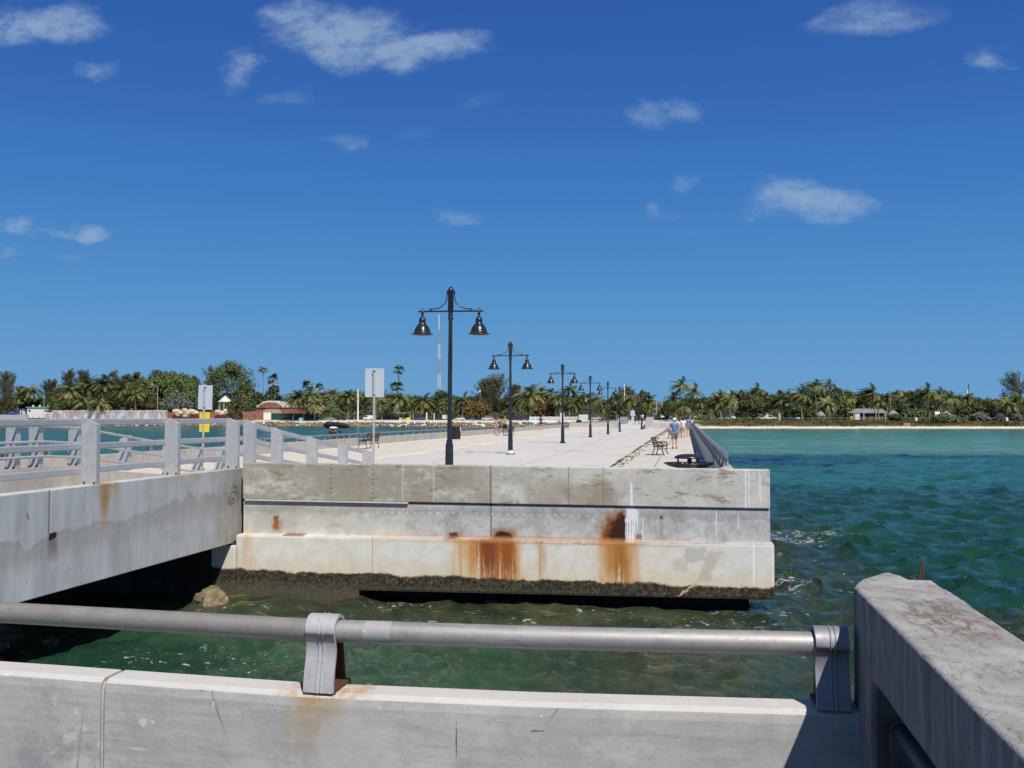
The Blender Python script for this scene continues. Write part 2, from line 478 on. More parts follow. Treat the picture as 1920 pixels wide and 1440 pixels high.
    c = g.mix(g.ss(.05, .03, g.abs(X - xl + (df[0] - .5) * .2)) * g.win(t, .0, 1.0, .05) * .9, c, (.5, .42, .28))
    return c

def bridge_stains(g, p, X, Y, Z, c):
    d = (g.noise(p, 1.1, 6, .66, .6), g.noise(p, 2.3, 5, .65))
    df = (g.noise(p, 9, 4, .7), g.noise(p, 13, 4, .7))
    sv = g.noise(p, 2.6, 7, .68, .3, (1, 1, .16))
    c = g.mix(g.ss(.3, .6, d[0] + g.ss(20, 12, Y) * .12) * .55, c, g.mix(g.ss(.32, .68, sv), (.36, .385, .42), (.62, .655, .69)))
    tl = Z + .05 - (Y - 17) * .045 + (d[0] - .5) * .9
    c = g.mix(g.ss(.10, -.02, g.abs(tl)) * .35, c, (.13, .11, .09))
    c = g.mix(g.ss(.0, -.1, tl) * g.ss(-.5, -.1, tl) * .35, c, (.24, .21, .17))
    c = g.mix(g.ss(19.2, 21.2, Y + (d[1] - .5) * 2) * g.ss(.1, .5, df[0]) * .55, c, (.20, .17, .13))
    def B(px, py): v = on_x(px, py, -10.0); return v.y, v.z
    for a, b, top, bot, cc, k in ((188, 206, 905, 1015, (.42, .22, .06), .9), (192, 199, 906, 990, (.26, .11, .03), .7), (214, 220, 905, 985, (.40, .27, .12), .7), (178, 225, 905, 935, (.42, .30, .15), .6), (350, 376, 885, 905, (.40, .25, .10), .6), (316, 345, 890, 905, (.45, .36, .2), .5)):
        ya, yb = B(a, 950)[0], B(b, 950)[0]
        zt, zb = B(a, top)[1], B(a, bot)[1]
        f = g.win(Y + (df[0] - .5) * .25, ya, yb, .12) * g.ss(zb - .1, zt, Z + (sv - .5) * .5)
        c = g.mix(f * k, c, cc)
    yj = B(95, 960)[0]; zj = B(95, 1002)[1]
    c = g.mix(g.ss(.02, .008, g.abs(Y - yj)) * g.ss(zj, zj + .02, Z), c, (.66, .66, .64))
    c = g.mix(g.ss(.035, .022, g.abs(Y - yj + .035)) * g.ss(zj, zj + .02, Z) * .6, c, (.1, .1, .1))
    y_, z_ = B(99, 1020); c = g.mix(g.win(Y + (df[0] - .5) * .2, y_ - .12, y_ + .12, .06) * g.ss(z_ - .35, z_, Z) * g.ss(zj + .02, zj, Z) * .7, c, (.16, .13, .1))
    for px, py, wd, h in ((52, 968, .016, .06), (157, 955, .006, .09), (125, 910, .005, .08), (130, 1066, .008, .02), (50, 1090, .008, .02)):
        y_, z_ = B(px, py)
        c = g.mix(g.ss(wd * 1.5, wd, g.abs(Y - y_ + (Z - z_) * .3)) * g.ss(h * 1.2, h * .5, g.abs(Z - z_) + (df[0] - .5) * h) * .7, c, (.07, .06, .05))
    return c

def near_stains(g, p, X, Y, Z, c):
    d = (g.noise(p, 2.6, 6, .66, .6), g.noise(p, 5.3, 5, .65))
    df = (g.noise(p, 16, 4, .7), g.noise(p, 30, 4, .7))
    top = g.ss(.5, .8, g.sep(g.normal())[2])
    brush = g.noise(p, 14, 5, .7, 0, (.15, 1, 2.5))
    c = g.mix(g.ss(.45, .72, brush) * .45, c, (.29, .275, .26))
    bl = g.noise(p, 3.3, 8, .74, .2, (.6, 1, 1.2))
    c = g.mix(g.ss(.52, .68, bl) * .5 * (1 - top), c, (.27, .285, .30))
    c = g.mix(g.ss(.48, .34, bl) * .5, c, (.60, .59, .57))
    c = g.mix(g.ss(.55, .8, g.noise(p, 20, 5, .7, 0, (.1, 1, 2))) * .5, c, (.62, .61, .58))
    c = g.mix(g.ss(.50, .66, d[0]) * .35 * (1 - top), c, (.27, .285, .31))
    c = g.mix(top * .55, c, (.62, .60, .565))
    cr = g.voro(p, 1.3, (1, 1, .55), 'DISTANCE_TO_EDGE')
    c = g.mix(g.ss(.006, .002, cr + (df[0] - .5) * .012) * g.ss(.55, .62, g.noise(p, 1.1, 2)) * (1 - top) * .6, c, (.14, .135, .13))
    c = g.mix(g.ss(.62, .66, g.noise(p, 47, 4, .7, .6, (.5, 1, 1))) * .25, c, (.20, .19, .18))
    c = g.mix(g.ss(.57, .66, g.noise(p, 2.1, 8, .75, .2, (.8, 1, .6))) * (1 - top) * .5, c, (.235, .245, .265))
    c = g.mix(g.ss(.60, .66, g.noise(p, 3.7, 8, .78, .2)) * .55, c, (.66, .655, .64))
    # rust wash under the rail post
    xa, xb = -1.56, -1.36
    run = g.noise(p, 14, 5, .65, .3, (1, 1, .1))
    f = g.win(X + (d[1] - .5) * .18 + (df[0] - .5) * .05, xa, xb, .05) * (1 - top) * g.ss(.35, .70, Z + (run - .5) * .35)
    c = g.mix(f * .62, c, (.34, .26, .13))
    c = g.mix(f * g.ss(.40, .62, d[1]) * .6 * g.ss(.62, .69, Z + (df[0] - .5) * .06), c, (.38, .2, .05))
    f = g.win(X + (d[1] - .5) * .14, xa - .06, xb + .12, .06) * top
    c = g.mix(f * g.ss(.40, .6, df[0]) * .75, c, (.44, .27, .11))
    xs = g.win(X + (d[0] - .5) * .25, -1.42, -1.12, .02) * (1 - top) * g.ss(.64, .57, Z + (d[1] - .5) * .1)
    c = g.mix(xs * .45, c, (.50, .50, .50))
    # chipped spots, scratches
    chip = g.noise(p, 55, 4, .7)
    for x_, z_, wd, h, cc in ((-2.21, .54, .02, .018, (.66, .62, .52)), (-2.165, .545, .012, .008, (.66, .62, .5)), (-1.89, .635, .008, .012, (.6, .56, .46)), (-.88, .555, .003, .06, (.1, .1, .1)), (-.565, .6, .03, .004, (.12, .11, .1)),
                         (-2.235, .43, .05, .004, (.6, .55, .45)), (-.55, .655, .006, .006, (.62, .6, .55)), (-1.95, .685, .02, .003, (.25, .2, .15))):
        ex, ez = (X - x_) * (1 / wd), (Z - z_) * (1 / h)
        c = g.mix(g.ss(1.2, .7, g.m('SQRT', ex * ex + ez * ez) + (chip - .5) * 2.6) * .85, c, cc)
    c = g.mix(g.ss(.64, .72, g.noise(p, 6, 6, .75, .3)) * g.ss(-1.9, -2.5, X) * .7, c, (.56, .57, .58))
    c = g.mix(g.ss(.60, .70, g.noise(p, 4.2, 5, .7, .5)) * g.ss(-2.0, -2.6, X) * .5 * (1 - top), c, (.18, .185, .19))
    return c

def beam_stains_shade(g, p, X, Y, Z, c):
    d = (g.noise(p, 5, 6, .7, .6), g.noise(p, 9, 5, .65))
    df = g.noise(p, 40, 4, .75)
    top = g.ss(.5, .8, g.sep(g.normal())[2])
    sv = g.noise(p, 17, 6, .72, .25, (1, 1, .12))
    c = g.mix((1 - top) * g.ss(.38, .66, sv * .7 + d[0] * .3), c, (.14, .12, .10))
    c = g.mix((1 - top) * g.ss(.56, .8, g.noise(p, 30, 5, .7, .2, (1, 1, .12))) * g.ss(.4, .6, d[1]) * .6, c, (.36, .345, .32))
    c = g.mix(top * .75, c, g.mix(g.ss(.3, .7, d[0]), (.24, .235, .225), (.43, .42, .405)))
    gouge = g.noise(p, 34, 5, .75, .5, (1, .3, 1))
    rr = g.m('SQRT', (X - .82) * (X - .82) * 2.2 + (Y - 3.42) * (Y - 3.42) * .35)
    c = g.mix(top * g.ss(.30, .05, rr + (d[0] - .5) * .3) * g.ss(.42, .58, gouge) * .9, c, (.15, .11, .07))
    c = g.mix(top * g.ss(.52, .66, gouge) * .7, c, (.17, .15, .13))
    c = g.mix(g.ss(.97, .995, g.m('MULTIPLY', g.sep(g.normal())[1], -1.0)) * g.win(Y, 3.55, 3.75, .02) * .8, c, (.06, .05, .045))  # inner face of the opening painted darker to deepen its shade
    c = g.mix(top * g.ss(.70, .76, g.noise(p, 12, 4, .6, .4, (.5, 1.6, 1))) * .9, c, (.72, .73, .74))
    return c

CONC = concrete('cast_concrete', (.44, .43, .39), (.33, .32, .29), None)
M_WALL = concrete('abutment_concrete', (.64, .63, .58), (.47, .455, .41), wall_stains)
M_BRIDGE = concrete('bridge_concrete', (.56, .56, .54), (.40, .40, .39), bridge_stains, warmth=.3, streak=.15)
M_NEAR = concrete('parapet_concrete', (.50, .495, .47), (.38, .375, .355), near_stains, streak=.12, warmth=.12, pits=.15, bump=.2)
M_BEAM = concrete('balustrade_concrete', (.37, .35, .315), (.26, .245, .22), beam_stains_shade, bump=.8, warmth=.1)
M_PIERWALL = concrete('pier_wall_concrete', (.52, .50, .45), (.40, .38, .34), None, warmth=.35, warm=(.36, .28, .18))

# ------------------------------------------------------------------ water
def shore_y(x):
    x = np.asarray(x, float)
    right = 320 + np.clip(x, 0, 400) * .165
    left = 384 + np.clip(-x - 60, 0, 600) * .06 + 9 * np.cos(x * .035 + .4)
    k = np.clip((x + 16) / 18, 0, 1)
    return left * (1 - k) + right * k + 1.6 * np.sin(x * .11) + 1.0 * np.sin(x * .047 + 1)

WATER_Z = -2.2
def make_water():
    rng = np.random.default_rng(4)
    rad = [3.0]
    while rad[-1] < 420: rad.append(rad[-1] * 1.0055)
    rad += [480, 600, 900, 1600, 3000, 6000]
    rad = np.array(rad)
    ang = np.radians(np.concatenate([np.linspace(-100, -48, 40)[:-1], np.linspace(-48, 42, 430), np.linspace(42, 100, 40)[1:]]))
    Rr, A = np.meshgrid(rad, ang, indexing='ij')
    x = Rr * np.sin(A); y = Rr * np.cos(A)
    sp = np.maximum(Rr * .0055, Rr * np.radians(90 / 430))
    z = np.zeros_like(x); hx = np.zeros_like(x); hy = np.zeros_like(x)
    for i in range(84):
        lam = .32 * (9 / .32) ** (i / 83.0)
        th = math.pi + .25 + rng.normal(0, .62)
        k = 2 * math.pi / lam; amp = .0088 * lam ** .80 * rng.uniform(.6, 1.2)
        amp *= 1.7 if lam < 1.6 else 1.25
        if lam > 1.8: amp *= (1.8 / lam) ** 1.35
        kx, ky = k * math.cos(th), k * math.sin(th)
        ph = kx * x + ky * y + rng.uniform(0, 6.28) + 1.1 * np.sin(.31 * x + .17 * y + i) + .8 * np.sin(.13 * x - .41 * y + 2.3 * i)
        fade = np.clip(lam / (2.5 * sp) - .8, 0, 1)
        z += amp * fade * (np.cos(ph) + .3 * np.cos(2 * ph))
        hx -= amp * fade * math.cos(th) * np.sin(ph) * 1.25
        hy -= amp * fade * math.sin(th) * np.sin(ph) * 1.25
    calm = np.clip((Rr - 3) / 6, .5, 1) * np.where((x > -30) & (x < 2) & (y < 24), .5, 1.0)
    z *= calm; x = x + hx * calm; y = y + hy * calm
    v = np.stack([x, y, z + WATER_Z], -1).reshape(-1, 3)
    n, m = Rr.shape
    i, j = np.meshgrid(np.arange(n - 1), np.arange(m - 1), indexing='ij')
    a = (i * m + j).ravel()
    f = np.stack([a, a + m, a + m + 1, a + 1], -1)[:, ::-1]
    me = bpy.data.meshes.new('water')
    me.vertices.add(len(v)); me.vertices.foreach_set('co', v.ravel())
    me.loops.add(f.size); me.loops.foreach_set('vertex_index', f.ravel().astype(np.int32))
    me.polygons.add(len(f)); me.polygons.foreach_set('loop_start', np.arange(len(f), dtype=np.int32) * 4)
    me.polygons.foreach_set('use_smooth', np.ones(len(f), bool))
    me.update(calc_edges=True)
    if me.polygons[0].normal.z < 0: me.flip_normals()
    mt, g = material('sea_water')
    p = g.pos(); X, Y, Z = g.sep(p)
    n1 = g.noise(p, .05, 5, .6, .6, (.55, 1, 0)); n2 = g.noise(p, .022, 4, .6, .4, (.5, 1, 0)); n3 = g.noise(p, .35, 4, .6, .5, (.6, 1, 0))
    GREEN, TEAL, DEEP, PALE, BROWN = (.013, .062, .036), (.010, .052, .044), (.006, .023, .034), (.12, .25, .155), (.085, .078, .040)
    # seagrass and sand on the bottom give the sea its colours
    c = g.mix(g.ss(.48, .66, n1), GREEN, DEEP)
    c = g.mix(g.ss(.42, .6, n3) * .45, c, TEAL)
    n4 = g.noise(p, .75, 5, .65, .3, (.5, 1, 0))
    c = g.mix(g.ss(.5, .66, n4) * .45, c, (.022, .085, .048))
    chan = g.ss(4, -2, X) * g.ss(32, 24, Y)
    c = g.mix(chan, c, g.mix(g.ss(.35, .65, n3), (.011, .045, .024), (.030, .080, .042)))
    yy = Y + (n2 - .5) * 55 - X * .10 + (n1 - .5) * 14
    e = g.ss(2, 6, X)
    c = g.mix(e * g.ss(68, 82, yy) * g.ss(.35, .6, n1) * .85, c, DEEP)
    c = g.mix(e * g.ss(98, 116, yy), c, g.mix(g.ss(.35, .65, n2), (.075, .23, .12), PALE))
    c = g.mix(e * g.ss(165, 235, yy), c, g.mix(g.ss(.4, .6, n1), (.045, .19, .12), (.075, .23, .14)))
    st_ = g.noise(p, .12, 7, .72, .3, (.22, 1, 0))
    c = g.mix(g.max(e, g.ss(-18, -24, X)) * g.ss(40, 90, Y) * g.ss(.42, .62, st_) * .5, c, (.018, .082, .062))
    c = g.mix(e * g.ss(98, 116, yy) * g.ss(.54, .66, g.noise(p, .09, 5, .65, .3, (.3, 1, 0))) * .6, c, (.17, .30, .15))
    c = g.mix(e * g.ss(255, 300, yy) * g.ss(.48, .56, n1) * .6, c, (.02, .085, .085))
    c = g.mix(e * g.win(yy, 60, 96, 6) * g.ss(.58, .50, n1) * .7, c, (.02, .13, .10))
    wst = g.ss(-18, -24, X)
    c = g.mix(wst, c, g.mix(g.ss(.40, .60, n1), (.024, .115, .068), (.014, .075, .052)))
    c = g.mix(wst * g.ss(150, 200, yy) * g.ss(.54, .6, n1) * .6, c, (.01, .05, .06))
    # rocky bottom beside the abutment
    rk = g.noise(p, .9, 5, .65, .5)
    near = g.ss(17.6, 19.6, Y + (n3 - .5) * 4) * g.ss(23, 21.6, Y) * g.ss(-12, -9.5, X)
    near = g.max(near, g.ss(6.0, 2.4, X + (n3 - .5) * 4) * g.ss(10, 16, Y + (n3 - .5) * 3) * g.ss(60, 30, Y) * g.ss(-3, 0, X) * .75)
    c = g.mix(near * .62, c, g.mix(g.ss(.40, .62, rk), (.026, .028, .018), BROWN))
    c = g.mix(near * g.ss(.60, .68, g.noise(p, 1.3, 3, .6, 0, (.6, 1, 0))) * g.ss(2.0, 0, X) * .8, c, (.17, .145, .05))
    c = g.mix(e * g.ss(306, 315, Y - X * .165 + (n3 - .5) * 8) * .85, c, (.035, .042, .038))
    # foam
    fo = g.noise(p, 5.5, 6, .72, .6, (.7, 1, 0)); fo2 = g.noise(p, .8, 3, .6, 0, (.6, 1, 0))
    foam = g.ss(.575, .64, fo) * g.ss(.47, .60, fo2) * g.ss(18.3, 20.2, Y) * g.ss(22.5, 21, Y) * g.ss(-11, -9, X) * g.ss(3.0, 1.5, X)
    foam = g.max(foam, g.ss(.58, .65, fo) * g.ss(.52, .60, fo2) * g.ss(5.5, 3.5, X) * g.ss(1.3, 2.0, X) * g.win(Y, 14, 40, 2) * .8)
    foam = g.max(foam, g.ss(.61, .66, g.noise(p, 6, 5, .7, .3, (.7, 1, 0))) * g.win(X + (n3 - .5) * 2, -9.5, -4.6, .5) * g.win(Y + (n3 - .5) * 2.5, 14.6, 16.2, .5) * .8)
    foam = g.max(foam, g.ss(.50, .62, fo) * g.win(Y + (n3 - .5) * 5, 34.2, 35.8, .8) * g.win(X + (n3 - .5) * 3, 2.6, 4.6, .8))
    foam = g.max(foam, g.ss(.52, .62, fo) * g.win(Y + (n3 - .5) * 3, 24.6, 25.6, .5) * g.win(X + (n3 - .5) * 3, 1.9, 2.8, .5))
    crest = g.ss(.17, .26, Z - WATER_Z) * g.ss(.54, .64, fo) * g.ss(2.5, 5, X)
    foam = g.max(foam, crest * .9)
    c = g.mix(foam, c, (.72, .76, .76))
    w1 = g.noise(p, 3.2, 7, .66, .35, (1, .7, 1)); w2 = g.noise(p, 11.0, 4, .6, .4, (1, .8, 1)); w3 = g.noise(p, .8, 5, .62, .2, (1, .6, 1))
    farf = g.ss(20, 140, Y)
    w1 = 1.0 - g.abs(w1 * 2.0 - 1.0) * 1.6; w2 = 1.0 - g.abs(w2 * 2.0 - 1.0) * 1.6; w3 = w3 * .5 + (1.0 - g.abs(w3 * 2.0 - 1.0)) * .5
    hgt = w1 * .17 + w2 * .045 + w3 * 1.2 * farf + g.noise(p, 1.1, 4, .6, .2, (1, .6, 1)) * .2 + g.noise(p, .22, 5, .7, .2, (.8, .6, 1)) * 4.0 * farf
    finish(g, c, g.ss(0, 1, foam) * .5 + farf * .10 + .06, 0, .25, hgt, 1.0, .30)
    g.b.inputs['IOR'].default_value = 1.33
    me.materials.append(mt)
    return tag(put('water', me), 'clear green and turquoise sea water around the pier', None, None, 'structure')
make_water()

# ------------------------------------------------------------------ land
def land_h(x, t):
    """height of the shore a distance t inland of the waterline"""
    right = np.interp(t, [-30, -2, 0, 7, 11, 18, 24, 60, 4000], [-4.5, -2.5, -2.22, -1.45, -.7, .35, .55, .5, .5])
    left = np.interp(t, [-30, -1.5, 0, 5, 9, 45, 60, 4000], [-4.5, -2.6, -2.3, -1.1, -.75, .25, .35, .45])
    k = np.clip((x + 12) / 12, 0, 1)
    return left * (1 - k) + right * k

def make_land():
    xs = np.concatenate([np.linspace(-4000, -420, 14)[:-1], np.linspace(-420, 260, 300), np.linspace(260, 4000, 14)[1:]])
    ts = np.concatenate([np.linspace(-30, 0, 8)[:-1], np.linspace(0, 30, 50), np.linspace(31, 90, 20), [120, 200, 400, 1000, 4000]])
    Xg, T = np.meshgrid(xs, ts, indexing='ij')
    ysh = shore_y(Xg); y = ysh + T
    rng = np.random.default_rng(2)
    z = land_h(Xg, T)
    bump_ = .10 * np.sin(Xg * .9 + T * .35) * np.sin(Xg * .31 - T * .5) + .08 * np.sin(Xg * .23) + rng.normal(0, .02, z.shape)
    z = z + bump_ * np.clip(T / 8, 0, 1) * np.clip((60 - T) / 30, .15, 1)
    v = np.stack([Xg, y, z], -1).reshape(-1, 3); n, m = Xg.shape
    i, j = np.meshgrid(np.arange(n - 1), np.arange(m - 1), indexing='ij'); a = (i * m + j).ravel()
    f = np.stack([a, a + m, a + m + 1, a + 1], -1)
    me = bpy.data.meshes.new('ground'); me.from_pydata(v.tolist(), [], f.tolist()); me.update()
    me.polygons.foreach_set('use_smooth', [True] * len(f))
    mt, g = material('shore_ground')
    p = g.pos(); X, Y, Z = g.sep(p)
    n1 = g.noise(p, .25, 5, .65); n2 = g.noise(p, 1.6, 5, .7)
    sand = g.mix(n1, (.55, .50, .41), (.72, .68, .60))
    wet = g.mix(n2, (.09, .075, .05), (.16, .13, .09))
    grass = g.mix(n2, (.065, .06, .028), (.13, .105, .05))
    c = g.mix(g.ss(-1.95, -2.12, Z + (n1 - .5) * .35), sand, wet)
    east = g.ss(2, 6, X)
    c = g.mix(g.ss(-1.55, -1.15, Z + (n1 - .5) * .9) * east, c, grass)
    dark = g.mix(n1, (.05, .045, .03), (.10, .085, .06))
    soil = g.ss(.22, .34, Z + (n1 - .5) * .05) * g.ss(-6, -12, X)
    c = g.mix(soil, c, dark)
    finish(g, c, .95, 0, .15, n2, .5, .1)
    me.materials.append(mt)
    return tag(put('ground', me), 'low sandy shore with beach and dune grass', None, None, 'structure')
make_land()

def land_z(x, y):
    return float(land_h(np.array(x, float), y - float(shore_y(x))))
# ------------------------------------------------------------------ pier deck (setting)
def deck_mat(name, light, dark, joint_x=(), joint_y=None, sandy=.0, cracks=.5, stain=(.3, .28, .25)):
    m, g = material(name)
    p = g.pos(); X, Y, Z = g.sep(p)
    n1 = g.noise(p, .22, 6, .65, .4, (1, .35, 1)); n2 = g.noise(p, 2.2, 5, .7); n3 = g.noise(p, 40, 3, .7)
    c = g.mix(g.ss(.3, .7, n1 * .55 + n2 * .45), dark, light)
    c = g.mix(g.ss(.56, .72, g.noise(p, .5, 5, .65, .5, (1, .2, 1))) * .5, c, stain)
    d = g.noise(p, 6, 4, .7)
    for jx in joint_x:
        c = g.mix(g.ss(.03, .012, g.abs(X - jx + (d - .5) * .03)) * .7, c, (.09, .085, .07))
    if joint_y:
        c = g.mix(g.ss(.012, .004, g.abs(g.m('FRACT', (Y + (d - .5) * .04) / joint_y) - .5) ) * .22, c, (.2, .19, .17))
    cr = g.voro(p, .16, (1, .45, 1), 'DISTANCE_TO_EDGE')
    c = g.mix(g.ss(.012, .004, cr + (d - .5) * .02) * cracks, c, (.16, .15, .14))
    if sandy: c = g.mix(g.ss(.42, .6, g.noise(p, 1.1, 6, .7, .5)) * sandy, c, (.66, .60, .50))
    c = g.cmul(c, g.mix(n3, (.86, .86, .86), (1.12, 1.12, 1.12)))
    finish(g, c, .9, 0, .2, n2 * .6 + n3 * .4, .3, .01)
    return m

ROAD = deck_mat('road_concrete', (.63, .605, .57), (.54, .515, .485), (-6.0,), 6.1, .12, .3, (.43, .42, .415))
WALK_E = deck_mat('walk_concrete', (.64, .59, .52), (.55, .51, .45), (-1.12, .44), 6.1, .12, .25, (.46, .42, .36))
WALK_W = deck_mat('sandy_walk', (.66, .60, .53), (.56, .51, .44), (), 6.1, .7, .3, (.5, .44, .36))

PX0, PX1, PY0, PY1 = -19.2, 1.28, 21.55, 392
def tide_shade_stains(g, p, X, Y, Z, c):
    return g.mix(g.ss(-.45, -1.0, Z + (g.noise(p, 2, 5, .65) - .5) * .4), c, g.mix(g.noise(p, 9, 4), (.010, .010, .008), (.035, .032, .024)))  # low concrete goes near black: tide staining plus painted shade under deck and bridge
TIDE_SHADE = concrete('tide_shade_concrete', (.40, .39, .36), (.30, .29, .27), tide_shade_stains)
b = MB().box(PX0, PX1, PY0, PY1, -2.6, -.004)
tag(b.build('pavement', TIDE_SHADE), 'long concrete pier deck running to the shore', kind='structure')
def strip(name, mat, x0, x1, label, y0=PY0 + .02, y1=PY1, wob=0.0):
    mb = MB(); n = 90; rng = random.Random(5)
    vs = []; fs = []
    for i in range(n + 1):
        y = y0 + (y1 - y0) * (i / n) ** 2
        vs += [(x0 + rng.uniform(-wob, wob), y, 0), (x1, y, 0)]
    for i in range(n): fs.append((2 * i, 2 * i + 1, 2 * i + 3, 2 * i + 2))
    mb.add(vs, fs)
    return tag(mb.build(name, mat, loc=(0, 0, .0)), label, kind='structure')
strip('road', ROAD, -12.8, -2.62, 'pale grey concrete roadway along the middle of the pier')
strip('pavement', WALK_E, -2.60, 1.2, 'tan concrete walkway along the sea wall')
# the west walk stands a low ragged kerb above the road
mb = MB(); rng = random.Random(8); vs = []; fs = []
n = 260
for i in range(n + 1):
    y = PY0 + .02 + (380 - PY0) * (i / n) ** 1.6; e = -12.75 + rng.uniform(-.06, .06) + .10 * math.sin(y * .7)
    vs += [(-18.95, y, .09), (e - .10, y, .085), (e, y, .0)]
for i in range(n):
    a = 3 * i; fs += [(a, a + 1, a + 4, a + 3), (a + 1, a + 2, a + 5, a + 4)]
mb.add(vs, fs)
tag(mb.build('pavement', WALK_W), 'sandy concrete walk along the harbour side of the pier', kind='structure')

# weeds in the joint of the walkway
m, g = material('weeds')
finish(g, g.mix(g.noise(g.pos(), 3, 3), (.05, .075, .018), (.15, .15, .05)), .8, 0, .2)
rng = random.Random(3); mb = MB()
y = 30.0
while y < 150:
    k = rng.random()
    if k < .62:
        for q in range(rng.randint(3, 9)):
            x = -2.62 + rng.gauss(0, .035); yy = y + rng.uniform(-.3, .3); h = rng.uniform(.02, .06); a = rng.uniform(0, 6.28); wd = rng.uniform(.02, .06)
            mb.add([(x - wd * math.cos(a), yy - wd * math.sin(a), .004), (x + wd * math.cos(a), yy + wd * math.sin(a), .004), (x + rng.uniform(-.05, .05), yy + rng.uniform(-.05, .05), h)], [(0, 1, 2)])
    if rng.random() < .22:
        for q in range(6):
            x = -2.35 + rng.gauss(0, .12); yy = y + rng.uniform(-.2, .2); a = rng.uniform(0, 3); wd = rng.uniform(.03, .10)
            mb.add([(x - wd * math.cos(a), yy - wd * math.sin(a), .004), (x + wd * math.cos(a), yy + wd * math.sin(a), .004), (x, yy, rng.uniform(.02, .05))], [(0, 1, 2)])
    if rng.random() < .35:
        for q in range(4):
            x = .44 + rng.gauss(0, .03); yy = y + rng.uniform(-.3, .3); a = rng.uniform(1.2, 1.9); wd = rng.uniform(.03, .08)
            mb.add([(x - wd * math.cos(a), yy - wd * math.sin(a), .004), (x + wd * math.cos(a), yy + wd * math.sin(a), .004), (x, yy, rng.uniform(.02, .04))], [(0, 1, 2)])
    y += .22 + y * .0012
tag(mb.build('weeds', m, fix=False), 'green weeds growing along the walkway joint', 'weeds', kind='stuff')

# ------------------------------------------------------------------ abutment wall
YW = 21.2
t = thing('abutment_wall', 'big rust stained concrete end wall of the pier above the channel', 'wall', (-4, YW, -2.2))
def course(name, x0, x1, y0, y1, zb, zt, bev=.02):
    """zb / zt: (west, east) heights; the courses fall slightly to the east"""
    mb = MB(); o = Vector((-4, YW, -2.2)); n = 14
    for (i0, i1) in ((0, n),):
        vs = []
        for i in range(n + 1):
            k = i / n; x = x0 + (x1 - x0) * k
            b_, t_ = zb[0] + (zb[1] - zb[0]) * k, zt[0] + (zt[1] - zt[0]) * k
            vs += [(x - o.x, y0 - o.y, b_ - o.z), (x - o.x, y1 - o.y, b_ - o.z), (x - o.x, y1 - o.y, t_ - o.z), (x - o.x, y0 - o.y, t_ - o.z)]
        fs = [(0, 1, 2, 3), tuple(4 * n + q for q in (3, 2, 1, 0))]
        for i in range(n):
            a = 4 * i
            fs += [(a, a + 4, a + 5, a + 1), (a + 1, a + 5, a + 6, a + 2), (a + 2, a + 6, a + 7, a + 3), (a + 3, a + 7, a + 4, a)]
        mb.add(vs, fs)
    return mb.build(name, M_WALL, t, bevel=bev)
course('coping', -9.86, 1.70, YW, YW + .34, (-.06, -.095), (.755, .70), .018)
course('course', -9.86, 1.70, YW + .045, YW + .34, (-.84, -.80), (-.095, -.125), .008)
course('joint', -9.80, 1.64, YW + .10, YW + .32, (-.10, -.13), (-.055, -.09), 0)
course('footing', -9.92, 1.76, YW - .22, YW + .3, (-2.02, -1.93), (-.83, -.79), .055)
mb = MB(); mb.box(-9.92 + 4, -7.05 + 4, -.223, .25, -.9, .36)
mb.build('footing_foot', M_WALL, t, bevel=.008)
mb = MB(); mb.box(-10.5 + 4, -9.925 + 4, -.222, .29, -.9, 1.12)
mb.build('footing', M_WALL, t, bevel=.03)
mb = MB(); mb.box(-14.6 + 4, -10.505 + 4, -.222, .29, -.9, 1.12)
mb.build('footing', paint('bridge_shade_concrete', (.035, .03, .024), .8, 0, .4, 3), t)  # footing under the bridge painted near black for the shade there
mb = MB(); mb.bar((-9.8 + 4, -.004, 2.2 - .078), (-6.0 + 4, -.004, 2.2 - .092), .03, .03)
mb.build('joint_filler', paint('pale_filler', (.62, .60, .55), .8), t)
# back wall under the deck
mb = MB().box(-9.7, 1.2, YW + .7, YW + .9, -3.2, -.1)
tag(mb.build('bulkhead_wall', TIDE_SHADE), 'dark recessed bulkhead behind the footing at the waterline', 'wall')

# ------------------------------------------------------------------ pier side walls and their pipe rails
def pier_wall(label, x0, x1, z, y0, y1, mat):
    mb = MB(); n = 40
    vs = []
    for i in range(n + 1):
        y = y0 + (y1 - y0) * i / n
        vs += [(x0, y, -2.6), (x1, y, -2.6), (x1, y, z), (x0, y, z)]
    fs = [(0, 1, 2, 3), tuple(4 * n + q for q in (3, 2, 1, 0))]
    for i in range(n):
        a = 4 * i; fs += [(a + q, a + (q + 1) % 4, a + 4 + (q + 1) % 4, a + 4 + q) for q in range(4)]
    mb.add(vs, fs)
    return tag(mb.build('parapet_wall', mat, bevel=.02), label, 'wall')
pier_wall('long tall grey sea wall beside the walking people on the pier', .72, .98, .72, YW + .36, 385, M_PIERWALL)
pier_wall('long low concrete wall along the harbour edge of the pier', -19.15, -18.9, .55, YW + .36, 385, M_PIERWALL)

